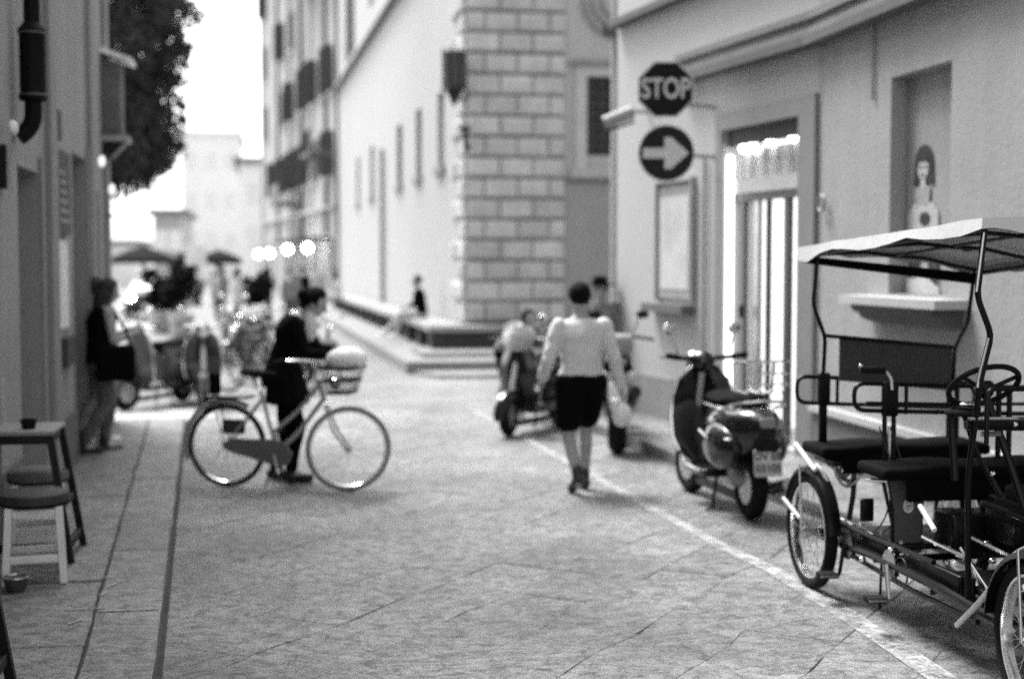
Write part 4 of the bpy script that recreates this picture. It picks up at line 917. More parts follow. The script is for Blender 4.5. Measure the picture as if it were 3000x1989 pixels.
# canopy roof: crowned fabric with valance
b = MB(); nu, nv = 18, 12
def roofz(u, v):   # u across (street->wall), v rear->front
    z_ = 1.93 + (2.03 - 1.93) * v - .10 * u * (1 - v * .6)
    return z_ + .045 * (1 - (2 * u - 1) ** 2) - .02 * math.sin(u * 9.42) ** 2 * .5 + .008 * noise.noise(Vector((u * 6, v * 6, 0)))
top = [[Vector((2.90 + 1.12 * u, 7.66 - 2.12 * v, roofz(u, v))) for u in [i / nu for i in range(nu + 1)]] for v in [j / nv for j in range(nv + 1)]]
V_ = [p for r_ in top for p in r_]; F_ = []
for j in range(nv):
    for i in range(nu): a = j * (nu + 1) + i; F_.append([a, a + 1, a + nu + 2, a + nu + 1])
V2 = [p - Vector((0, 0, .006)) for p in V_]; o_ = len(V_); b.add(V_ + V2, F_ + [[i + o_ for i in f][::-1] for f in F_])
edge = [i for i in range(nu + 1)] + [j * (nu + 1) + nu for j in range(1, nv + 1)] + [nv * (nu + 1) + i for i in range(nu - 1, -1, -1)] + [j * (nu + 1) for j in range(nv - 1, 0, -1)]
ring0 = [V_[i] for i in edge]; cen = Vector((3.46, 6.6, 0)); ring1 = []
for k, p in enumerate(ring0):
    out = Vector((p.x - cen.x, (p.y - cen.y) * .5, 0)).normalized(); drop = .055 + .012 * math.sin(k * 1.3) + .01 * noise.noise(Vector((k * .7, 0, 0)))
    if p.x < 2.95 and p.y > 7.4: drop += .02
    ring1.append(p + out * .015 - Vector((0, 0, drop)))
ne = len(ring0); b.add(ring0 + ring1, [[i, (i + 1) % ne, ne + (i + 1) % ne, ne + i] for i in range(ne)])
b.build("canopy", canvas, SV, smooth=40)
# roof frame under the fabric
und = lambda u, v, dz=.03: (2.93 + 1.06 * u, 7.62 - 2.04 * v, roofz(u, v) - dz)
for v in (0.0, .34, .68, 1.0): T_("canopy_bow", [und(i / 6, v, .035) for i in range(7)], .011, r=.001)
for u in (0.0, 1.0): T_("canopy_side_bar", [und(u, i / 6, .045) for i in range(7)], .013, r=.001)
T_("canopy_side_bar", [und(.5, i / 6, .03) for i in range(7)], .009, r=.001)
b = MB().add([und(0, 0, .05), und(1, 0, .05), und(1, 0, .115), und(0, 0, .09)], [[0, 1, 2, 3]]); b.add([Vector(p) + Vector((0, .008, 0)) for p in (und(0, 0, .05), und(1, 0, .05), und(1, 0, .115), und(0, 0, .09))], [[0, 1, 2, 3]]); b.build("rear_valance", vinyl, SV, smooth=0)
for u, v in ((.62, .3), (.95, .7)): MB().sph((2.93 + 1.06 * u, 7.62 - 2.04 * v, roofz(u, v) - .035), (.03, .03, .014)).build("roof_clip", iron, SV)
# steering wheel and column
q = Matrix.Translation((3.17, 6.02, 1.285)) @ Matrix.Rotation(R(-38), 4, 'X')
SW = empty("steering_wheel"); SW.parent = SV; SW.matrix_local = q
MB().torus((0, 0, 0), .158, .013, 'Z', 40, 10).build("rim", rubber, SW)
for a in (90, 210, 330): MB().tube([(.03 * math.cos(R(a)), .03 * math.sin(R(a)), -.02), (.155 * math.cos(R(a)), .155 * math.sin(R(a)), 0)], .010, 6).build("spoke", bframe, SW)
MB().tube([(0, 0, -.05), (0, 0, -.02), (0, 0, .0), (0, 0, .008)], [.03, .05, .045, .01], 16).build("hub", bframe, SW)
b = MB().torus((3.08, 6.0, 1.17), .085, .014, 'Z', 26, 8).tube([(3.08, 6, 1.15), (3.08, 6, 1.19)], .05, 14); b.build("horn", rubber, SV)
MB().sph((3.07, 5.95, 1.21), (.05, .03, .014)).build("horn_cap", chrome, SV)
T_("steering_column", [(3.17, 6.02, 1.27), (3.24, 5.9, .95), (3.3, 5.78, .62), (3.34, 5.62, .34)], .018)
T_("column_brace", [(3.12, 6.1, 1.14), (3.14, 6.02, .98), (3.2, 5.9, .8)], .012); T_("column_brace", [(3.34, 5.85, 1.16), (3.4, 5.85, .84)], .016); T_("column_brace", [(3.08, 6.15, 1.14), (3.08, 6.1, .84)], .018)
T_("dash_bar", [(3.0, 5.85, 1.13), (3.3, 5.85, 1.12), (3.95, 5.85, 1.11)], .024); T_("dash_bar", [(3.0, 5.82, 1.16), (3.95, 5.82, 1.145)], .008, chrome)
T_("front_rail", [(3.03, 5.72, 1.06), (3.03, 5.72, 1.30), (3.5, 5.72, 1.29), (3.95, 5.72, 1.27), (3.97, 5.72, 1.05)], .011, r=.04)
T_("front_rail", [(3.3, 5.74, 1.29), (3.3, 5.74, 1.12)], .018)
for z_ in (1.13, 1.08): T_("clamp", [(3.1, 5.9, z_), (3.19, 5.9, z_)], .012, alu)
for x_, y_, z_ in ((3.22, 5.82, 1.13), (3.29, 5.82, 1.12), (3.05, 5.8, 1.2), (3.16, 5.9, .9)): MB().sph((x_, y_, z_), .012).build("bolt", chrome, SV)
# pedals and cranks
def crank(y_, x_, z_, ang, s=1):
    b = MB(); e = (x_ - .04, y_ + .17 * math.cos(ang), z_ + .17 * math.sin(ang)); b.tube([(x_ - .03, y_, z_), e], [.013, .010], 6); b.build("crank", alu if s < 0 else bframe, SV)
    P = rbox("pedal", (e[0] - .07, e[1], e[2]), (.10, .09, .028), rubber, SV, .006)
    MB().box((e[0] - .07, e[1] - .048, e[2] + .002), (.105, .006, .012)).build("pedal_edge", chrome, P, smooth=0)
    MB().tube([(x_ - .018, y_, z_), (x_ - .012, y_, z_)], .075, 24).build("chainring", alu, SV)
crank(7.22, 3.04, .32, R(-78), 1); crank(6.68, 3.04, .33, R(-110), -1); crank(6.3, 3.75, .33, R(40)); crank(7.2, 3.75, .33, R(60))
for x_ in (3.06, 3.12): T_("brake_cable", [(x_, 6.9, 1.0), (x_ + .03, 6.75, .75), (x_ + .02, 6.9, .45), (x_, 7.4, .36)], .004, iron, r=.15)
T_("under_rail", [(3.25, 7.6, .26), (3.25, 5.6, .24)], .016); T_("under_rail", [(3.6, 7.6, .26), (3.6, 5.6, .24)], .016)
for y_ in (7.3, 6.75, 6.35, 5.95): T_("upright", [(3.1, y_, .25), (3.1, y_, .42)], .012)
rbox("battery_box", (3.45, 6.62, .50), (.34, .22, .20), black, SV, .02); rbox("seat_skirt", (3.5, 7.46, .72), (.8, .03, .10), vinyl, SV, .008)
for y_, a_ in ((7.22, 0), (6.55, 0)): MB().torus((3.03, y_, .32), .072, .005, 'X', 28, 5).build("chain_ring_teeth", iron, SV)
for k in range(5): MB().cyl((3.10 + .0 * k, 6.2 + .25 * k, .43), (3.10, 6.2 + .25 * k, .445), .012).build("bolt", chrome, SV)
T_("kick_stand", [(3.12, 6.98, .28), (3.12, 7.0, .02)], .008); MB().sph((3.12, 6.98, .30), .02).build("stand_joint", iron, SV)
T_("chain", [(3.065, 7.22, .395), (3.065, 7.62, .36)], .005, iron); T_("chain", [(3.065, 7.22, .245), (3.065, 7.62, .30)], .005, iron)
rbox("small_bracket", (3.02, 6.95, .56), (.07, .03, .12), bframe, SV, .01)
for p in ((3.0, 6.6, .42), (3.2, 6.4, .46), (3.35, 6.3, .5), (3.3, 6.15, .45), (3.05, 7.35, .34), (3.0, 6.95, .3)): MB().sph(p, (.02, .015, .015)).build("chrome_fitting", chrome, SV)
T_("arch_guard", [(3.6, 6.1, .72), (3.62, 5.9, .68), (3.7, 5.7, .5), (3.72, 5.65, .36)], .014, r=.12); T_("diagonal_strut", [(3.08, 5.85, .78), (3.5, 5.7, .62), (3.86, 5.6, .5)], .014); T_("diagonal_strut", [(3.06, 6.0, .55), (3.2, 5.75, .22)], .008, chrome)
rbox("front_box", (3.5, 6.35, .60), (.12, .3, .22), black, SV, .02); rbox("foot_plate", (3.6, 5.85, .42), (.26, .22, .04), black, SV, .01)

# ---- scooters
def scooter(loc, rz, label, body, kind=0, group=None, steer=.0, lit=False):
    S = empty("motor_scooter", loc, rz, label=label, cat="scooter", group=group)
    if kind == 0: S.scale = (1.08, 1.0, 1.07)
    fy, ry, wr = .64, -.60, .22
    FW = wheel(S, (0, fy, wr), wr, .05, name="wheel", solid=True, rim_m=alu, steer=steer, fat=1.05); wheel(S, (0, ry, wr), wr, .052, name="wheel", solid=True, rim_m=alu, fat=1.05)
    # front mudguard
    b = MB(); rg = []
    for i in range(13):
        a = R(-8 + 175 * i / 12); rr_ = wr + .035; ring = []; ww = .075 * math.sin(R(20 + 140 * i / 12)) ** .4
        for w_, h_ in ((-1, -.07), (-.9, -.01), (-.4, .02), (.4, .02), (.9, -.01), (1, -.07), (.85, -.03), (.4, .008), (-.4, .008), (-.85, -.03)): ring.append((w_ * ww, fy + (rr_ + h_) * math.cos(a), wr + (rr_ + h_) * math.sin(a)))
        rg.append(ring)
    b.rings(rg).build("front_mudguard", body, S)
    MB().cyl((.0, fy - .02, .3), (0, .40, .98), .028).build("steering_tube", alu, S)
    # leg shield: curved sheet
    b = MB(); out = []; inn = []
    prof = [(.30, .27, .11), (.33, .36, .20), (.37, .46, .235), (.40, .60, .24), (.405, .75, .23), (.39, .88, .19), (.37, .97, .10)]
    rg = []
    for y_, z_, w_ in prof:
        ring = []
        for t in range(9): a = -1 + t / 4; ring.append((a * w_, y_ + .09 * (1 - a * a) + .0, z_))
        for t in range(9): a = 1 - t / 4; ring.append((a * w_ * .97, y_ - .012 + .085 * (1 - a * a), z_))
        rg.append(ring)
    b.rings(rg).build("leg_shield", body, S)
    tr = [(-w_, y_ - .005, z_) for y_, z_, w_ in prof[1:6]]; MB().tube(tr + [( -.09, .375, .965)], .010, 6).build("shield_trim", chrome, S)
    MB().tube([(w_, y_ - .005, z_) for y_, z_, w_ in prof[1:6]], .010, 6).build("shield_trim", chrome, S)
    rbox("floor_board", (0, .1, .25), (.34, .46, .06), body, S, .02)
    MB().tube([(-.18, .33, .34), (-.185, .2, .275), (-.19, -.12, .27)], .011, 6).build("floor_trim", chrome, S)
    # rear body
    b = MB(); rg = []
    for y_, z_, w_, h_ in ((-.02, .50, .12, .18), (-.10, .52, .17, .23), (-.25, .53, .20, .23), (-.45, .57, .21, .20), (-.65, .60, .19, .17), (-.80, .62, .14, .13), (-.88, .63, .06, .07)):
        rg.append([(w_ * math.copysign(abs(math.cos(2 * math.pi * k / 16)) ** .75, math.cos(2 * math.pi * k / 16)), y_, z_ + h_ * math.copysign(abs(math.sin(2 * math.pi * k / 16)) ** .75, math.sin(2 * math.pi * k / 16))) for k in range(16)])
    b.rings(rg).build("rear_body", body, S)
    for s_ in (-1, 1):
        MB().sph((s_ * .16, -.46, .49), (.10, .30, .165)).build("side_cowl", body, S)
        MB().tube([(s_ * .235, -.22, .57), (s_ * .245, -.45, .53), (s_ * .20, -.74, .56)], .010, 6).build("cowl_trim", chrome, S)
    # seat
    b = MB(); rg = []
    for y_, w_, z_ in ((.06, .07, .765), (.0, .12, .78), (-.2, .145, .775), (-.33, .14, .78), (-.45, .145, .80), (-.62, .13, .805), (-.70, .07, .79)):
        rg.append([(w_ * math.cos(2 * math.pi * k / 12), y_, z_ + .05 * math.sin(2 * math.pi * k / 12)) for k in range(12)])
    b.rings(rg).build("seat", vinyl, S); MB().tube([(-.13, .0, .735), (-.155, -.3, .735), (-.14, -.62, .75), (0, -.74, .755), (.14, -.62, .75), (.155, -.3, .735), (.13, 0, .735)], .008, 6).build("seat_trim", alu, S)
    # tail light, plate
    rbox("tail_light", (0, -.885, .68), (.10, .05, .07), mat("lens", .25, .2), S, .015)
    PL = rbox("license_plate", (0, -.90, .42), (.19, .01, .18), mat("plate white", .5, .5), S, .003, q=Quaternion((1, 0, 0), R(-12)))
    rbox("plate_carrier", (0, -.86, .46), (.16, .06, .22), black, S, .01)
    if kind == 0:
        for tx, z_ in (("DV E8", .462), ("03105", .385)):
            text_mesh(tx, .072, .0008, mat("plate ink", .05), "lettering", PL, Matrix.Translation((0, -.909 + (z_ - .42) * .21, z_)) @ Matrix.Rotation(R(78), 4, 'X'))
    # handlebar / headset
    H = empty("handlebar"); H.parent = S; H.location = (0, .385, 1.0); H.rotation_euler = (0, 0, steer)
    MB().sph((0, .02, 0), (.10, .11, .085)).build("headset", body, H)
    MB().tube([(-.30, -.07, .05), (-.2, -.02, .03), (0, 0, .02), (.2, -.02, .03), (.30, -.07, .05)], .018, 8).build("bar", black if kind != 1 else alu, H)
    for s_ in (-1, 1):
        MB().cyl((s_ * .21, -.03, .033), (s_ * .32, -.08, .052), .021).build("grip", rubber, H); MB().tube([(s_ * .2, .03, .03), (s_ * .34, .01, .035)], .007, 5).build("brake_lever", chrome, H)
    MB().tube([(0, .09, -.01), (0, .12, -.01), (0, .14, -.01)], [.075, .085, .03], 16).build("headlight", head_e if lit else chrome, H)
    for s_ in (-1, 1) if kind != 2 else (-1,):
        MB().tube([(s_ * .2, 0, .05), (s_ * .25, .02, .20)], .007, 5).build("mirror_stem", chrome, H); MB().sph((s_ * .26, .02, .24), (.06, .014, .045)).build("mirror", chrome, H)
    if kind == 0:
        Rk = empty("rear_rack"); Rk.parent = S
        for x_ in (-.12, -.04, .04, .12): MB().tube(bend([(x_, -.62, .87), (x_, -.86, .87), (x_, -.88, 1.08)], .03), .007, 6).build("rack_bar", chrome, Rk)
        for z_ in (.93, 1.0, 1.08): MB().tube([(-.15, -.875, z_), (.15, -.875, z_)], .007, 6).build("rack_bar", chrome, Rk)
        MB().tube(bend([(-.15, -.875, 1.08), (-.15, -.64, 1.06), (-.13, -.62, .87)], .04), .007, 6).build("rack_bar", chrome, Rk); MB().tube(bend([(.15, -.875, 1.08), (.15, -.64, 1.06), (.13, -.62, .87)], .04), .007, 6).build("rack_bar", chrome, Rk)
        MB().tube(bend([(-.16, -.3, .73), (-.2, -.55, .74), (-.18, -.78, .8), (0, -.86, .82), (.18, -.78, .8), (.2, -.55, .74), (.16, -.3, .73)], .08), .011, 8).build("grab_rail", chrome, S)
    if kind == 2 or kind == 3:
        b = MB(); rg = []
        for z_, w_, y_ in ((.90, .13, .46), (.98, .19, .45), (1.08, .20, .40), (1.16, .12, .36)):
            rg.append([(w_ * (-1 + t / 4), y_ + .10 * (1 - (-1 + t / 4) ** 2), z_) for t in range(9)] + [(w_ * (1 - t / 4), y_ - .006 + .10 * (1 - (1 - t / 4) ** 2), z_) for t in range(9)])
        b.rings(rg).build("windshield", mat("pale windshield", .45, .25, alpha=.55), S)
    MB().tube([(.10, -.2, .22), (.17, -.6, .2), (.18, -.82, .26)], [.025, .05, .045], 12).build("exhaust", alu, S)
    b = MB().sph((.02, -.45, .28), (.11, .24, .11)); b.build("engine", mat("cast metal", .2, .45, .7), S)
    for s_ in (-1, 1): MB().tube([(s_ * .07, -.12, .24), (s_ * .13, -.2, .02), (s_ * .18, -.24, .015)], .012, 6).build("stand_leg", iron, S)
    MB().box((-.0, .05, .12), (.05, .9, .05)).build("underframe", iron, S, smooth=0)
    return S
hsc = (Vector((3.31, 10.33, 0))); ang_ = math.atan2(-(3.22 - 3.40), (10.97 - 9.70))
dkb = mat("dark glossy scooter enamel", .005, .4, spec=.15, coat=1.)
scooter(hsc, R(3.5), "dark glossy scooter with chrome rear rack parked by the kerb", dkb, 0, steer=R(6))
pale_b = mat("grey scooter enamel", .06, .3, coat=.5); mid_b = mat("mid grey scooter enamel", .10, .3, coat=.5)
scooter((-1.55, 18.7, 0), R(150), "grey scooter parked beyond the walking woman at the left", pale_b, 1, steer=R(-12))
scooter((-.98, 18.8, 0), R(186), "dark scooter seen head-on between the grey scooter and the bicycles", dkb, 1, steer=R(3))
scooter((-.62, 26.0, 0), R(160), "dark scooter farther away behind the parked bicycles", mid_b, 1, steer=R(-15))
scooter((2.80, 15.3, 0), R(142), "dark scooter with rounded windshield standing left of the walking man", dkb, 2, steer=R(10), lit=False)

# ---- motorcycle seen from behind, right of the man
def motorcycle(loc, rz, label):
    S = empty("motorcycle", loc, rz, label=label, cat="motorcycle")
    wheel(S, (0, .72, .31), .31, .055, 20, name="wheel", fat=1.1); wheel(S, (0, -.70, .31), .31, .085, 20, name="wheel", fat=1.1)
    MB().sph((0, .15, .84), (.15, .28, .14)).build("fuel_tank", dkb, S)
    b = MB(); rg = [[(w_ * math.cos(2 * math.pi * k / 12), y_, z_ + .05 * math.sin(2 * math.pi * k / 12)) for k in range(12)] for y_, w_, z_ in ((-.02, .1, .80), (-.3, .15, .79), (-.6, .13, .86), (-.85, .08, .93), (-.95, .03, .95))]; b.rings(rg).build("seat", vinyl, S)
    rbox("engine", (0, .08, .45), (.30, .42, .34), mat("cast metal", .2), S, .05)
    b = MB().torus((0, -.70, .31), .37, .07, 'X', 20, 8, sq=1.2, a0=40, a1=150); b.build("rear_mudguard", black, S)
    rbox("tail_light", (0, -.98, .90), (.16, .06, .07), mat("lens", .25), S, .02); rbox("license_plate", (0, -1.05, .62), (.17, .01, .17), whitep, S, .003)
    for s_ in (-1, 1):
        MB().cyl((s_ * .09, .72, .31), (s_ * .09, .42, 1.0), .026).build("fork_leg", chrome, S)
        MB().cyl((s_ * .14, -.35, .45), (s_ * .17, -.95, .62), .05, .058).build("exhaust", black, S); MB().sph((s_ * .13, -.95, .78), .035).build("indicator", mat("lens pale", .7, .2), S)
        MB().tube([(s_ * .15, .45, 1.1), (s_ * .22, .48, 1.28)], .007, 5).build("mirror_stem", iron, S); MB().sph((s_ * .25, .48, 1.3), (.07, .015, .045)).build("mirror", black, S)
    MB().tube([(-.36, .25, 1.05), (-.12, .38, 1.08), (.12, .38, 1.08), (.36, .25, 1.05)], .016, 8).build("handlebar", black, S)
    MB().sph((0, .55, .92), (.11, .09, .11)).build("headlight", chrome, S); rbox("frame", (0, -.2, .6), (.10, .9, .06), black, S, .02)
    rbox("top_case", (0, -.82, 1.06), (.30, .26, .20), mat("grey case", .25, .5), S, .06)
    return S
motorcycle((3.40, 14.0, 0), R(-14), "dark motorcycle with fat rear tyre seen from behind, right of the walking man")

# ---- bicycles
def bicycle(loc, rz, label, basket=True, group=None, steer=0., full=True, fm=None, cat="bicycle"):
    S = empty("bicycle", loc, rz, label=label, cat=cat, group=group); wr = .345; fm = fm or mat("grey bicycle frame", .30, .4, coat=.3)
    # local: forward +Y
    fy, ry = .55, -.50
    rmm = chrome if full else iron
    wheel(S, (0, ry, wr), wr, .018, 32, name="wheel", tyre_m=rubber, rim_m=rmm)
    wheel(S, (0, fy, wr), wr, .018, 32, name="wheel", steer=steer, rim_m=rmm, tyre_m=mat("grey tyre", .16, .8) if full else rubber)
    hd = (0, .33, .82); ht = (0, .29, .99)
    T2 = lambda nm, pts, r_, m_=fm, **k: MB().tube(bend(pts, .06), r_, 8).build(nm, m_, S)
    T2("down_tube", [(0, .34, .74), (0, .12, .46), (0, -.06, .30)], .019); T2("lower_top_tube", [(0, .32, .86), (0, .1, .62), (0, -.11, .45)], .015)
    T2("seat_tube", [(0, -.06, .29), (0, -.20, .80)], .017); T2("seat_post", [(0, -.2, .78), (0, -.225, .90)], .012, chrome)
    T2("head_tube", [(0, .35, .72), (0, .30, .90)], .02)
    for s_ in (-1, 1):
        T2("chain_stay", [(s_ * .03, -.06, .29), (s_ * .055, ry, wr)], .009); T2("seat_stay", [(s_ * .03, -.18, .74), (s_ * .055, ry, wr)], .008)
        T2("fork_blade", [(s_ * .03, .36, .70), (s_ * .05, .43, .5), (s_ * .05, fy, wr)], .010)
    T2("stem", [(0, .30, .9), (0, .285, 1.02), (0, .34, 1.05)], .012, chrome)
    MB().tube(bend([(-.28, .06, 1.06), (-.27, .2, 1.07), (-.1, .34, 1.05), (.1, .34, 1.05), (.27, .2, 1.07), (.28, .06, 1.06)], .07), .011, 8).build("handlebar", chrome, S)
    for s_ in (-1, 1): MB().cyl((s_ * .28, .14, 1.065), (s_ * .28, .03, 1.055), .017).build("grip", rubber, S)
    b = MB(); rg = [[(w_ * math.cos(2 * math.pi * k / 10), y_, z_ + h_ * math.sin(2 * math.pi * k / 10)) for k in range(10)] for y_, w_, z_, h_ in ((-.06, .02, .93, .02), (-.14, .035, .935, .025), (-.24, .08, .94, .03), (-.33, .10, .95, .03), (-.36, .06, .95, .02))]; b.rings(rg).build("saddle", vinyl, S)
    for s_ in (-1, 1):
        b = MB().torus((0, ry, wr), .37, .022, 'X', 22, 6, sq=1.2, a0=60, a1=200)
    b.build("rear_mudguard", fm, S)
    if full:
        MB().prism([(.045, y_, z_) for y_, z_ in ((.06, .22), (.09, .30), (.03, .38), (-.06, .41), (-.44, .41), (-.5, .37), (-.5, .33), (-.44, .30), (-.06, .20), (.0, .19))], (0, 0, 0), (.03, 0, 0)).build("chain_case", mat("grey chain case", .11, .5), S, smooth=0)
        rbox("dress_guard", (0, -.44, .50), (.03, .20, .12), mat("dark guard", .03), S, .02)
    R_ = MB(); [R_.tube([(x_, -.28, .74), (x_, -.68, .74)], .006, 5) for x_ in (-.06, 0, .06)]; R_.box((0, -.48, .745), (.15, .36, .02)); R_.build("rear_rack", black, S)
    if full: rbox("rack_clip", (0, -.60, .85), (.10, .07, .18), vinyl, S, .02)
    for s_ in (-1, 1): T2("rack_stay", [(s_ * .06, -.6, .74), (s_ * .06, ry, wr)], .005, iron)
    for s_, a_ in ((1, R(-75)), (-1, R(105))):
        e = (s_ * .09, -.06 + .17 * math.cos(a_), .29 + .17 * math.sin(a_)); MB().tube([(s_ * .07, -.06, .29), e], .011, 6).build("crank", alu, S); rbox("pedal", (e[0] + s_ * .05, e[1], e[2]), (.09, .08, .022), rubber, S, .005)
    T2("kick_stand", [(.03, -.08, .27), (.12, -.12, .02)], .007, iron)
    MB().sph((0, .44, .87), (.045, .05, .045)).build("front_lamp", chrome, S)
    if basket:
        B_ = empty("basket"); B_.parent = S; B_.location = (0, .50, .80)
        for z_, sx, sy in ((0, .12, .09), (.10, .15, .115), (.20, .175, .14), (.205, .178, .143)):
            P = [(sx, sy, z_), (-sx, sy, z_), (-sx, -sy, z_), (sx, -sy, z_), (sx, sy, z_)]; MB().tube(bend(P, .03), .013 if z_ else .009, 6).build("basket_ring", black, B_)
        b = MB()
        for k in range(9):
            t = -1 + k / 4
            for s_ in (-1, 1): b.cyl((t * .12, s_ * .09, 0), (t * .175, s_ * .14, .2), .003, n=4); b.cyl((s_ * .12, t * .09, 0), (s_ * .175, t * .14, .2), .003, n=4)
        b.build("basket_wires", iron, B_); rbox("basket_bottom", (0, 0, .0), (.24, .18, .02), black, B_, .004)
    return S
bk_loc = Vector((.05, 11.66, 0)); bk_rz = math.atan2(-(.93), -.41) ; bk_rz = math.atan2(-.93, -.40)
# forward +Y must map to (.93,-.42): rotation = atan2(-fx, fy)
bk_rz = math.atan2(-.93, -.38)
bk = bicycle((.045, 11.66, 0), bk_rz, "grey city bicycle with wire front basket wheeled by the woman in black", True, steer=R(26))
bag = tag(MB().sph((0, 0, 0), (.165, .12, .10)).tf(Matrix.Translation((.545, 11.45, 1.07))).build("shopping_bag", cloth_w), "white shopping bag lying in the bicycle's front basket", "bag")
bag.data.materials[0] = mat("white bag plastic", .8, .5, bump=.02, bscale=9)
bl_ = bicycle((-.45, 21.5, 0), R(20), "first parked bicycle beside the dark scooter", False, "bicycles parked behind the woman in black", full=False, fm=mat("dark bike", .01, .4))
for i, (x_, y_, a, lab) in enumerate(((-.05, 22, 35, "second parked bicycle from the dark scooter"), (.35, 22.6, 15, "third parked bicycle from the dark scooter"), (.0, 24.0, 60, "parked bicycle standing behind the others"), (-.25, 20.2, 55, "parked bicycle nearest to the woman in black"), (.62, 20.6, -20, "rightmost parked bicycle behind the woman in black"))):
    c = copy_tree(bl_); c.location = (x_, y_, 0); c.rotation_euler = (0, 0, R(a)); c['label'] = lab

# ---- car with lit headlights
def car(loc, rz, label):
    S = empty("parked_car", loc, rz, label=label, cat="car"); cb = mat("dark car paint", .03, .25, coat=1)
    rg = []
    for y_, zb, zt, w_ in ((2.0, .35, .62, .72), (1.9, .25, .80, .82), (1.2, .22, .92, .86), (.75, .22, .98, .87), (-1.2, .22, 1.0, .87), (-1.85, .25, .95, .84), (-2.0, .35, .8, .74)):
        rg.append([(w_ * sx, y_, z_) for sx, z_ in ((-1, zb + .1), (-1.0, (zb + zt) / 2), (-.93, zt - .03), (-.6, zt), (.6, zt), (.93, zt - .03), (1.0, (zb + zt) / 2), (1, zb + .1), (.85, zb), (-.85, zb))])
    MB().rings(rg).build("body", cb, S)
    rg = []
    for y_, z_, w_ in ((1.05, .95, .78), (.35, 1.42, .60), (-.9, 1.45, .60), (-1.75, .98, .76)): rg.append([(w_ * sx, y_, z_ if q_ else .93) for sx, q_ in ((-1, 0), (-1, .0), (-.92, 1), (.92, 1), (1, 0), (1, 0))])
    MB().rings(rg).build("cabin", dark_glass, S); rbox("roof", (0, -.28, 1.45), (1.16, 1.2, .05), cb, S, .02)
    for s_ in (-1, 1):
        MB().sph((s_ * .62, 1.93, .68), (.13, .07, .09)).build("headlight", head_e if s_ > 0 else mid_e, S)
        wheel(S, (s_ * .78, 1.25, .31), .31, .09, name="wheel", solid=True, rim_m=alu); wheel(S, (s_ * .78, -1.2, .31), .31, .09, name="wheel", solid=True, rim_m=alu)
        MB().sph((s_ * .95, .7, 1.0), (.09, .04, .06)).build("mirror", cb, S)
    rbox("bumper", (0, 1.98, .42), (1.5, .12, .16), black, S, .04); rbox("grille", (0, 2.0, .62), (.7, .05, .12), iron, S, .01); rbox("license_plate", (0, 2.05, .45), (.5, .01, .11), whitep, S, .003)
    return S
car((-3.95, 48.2, 0), R(180), "dark car with lit headlights facing the camera in the far street")

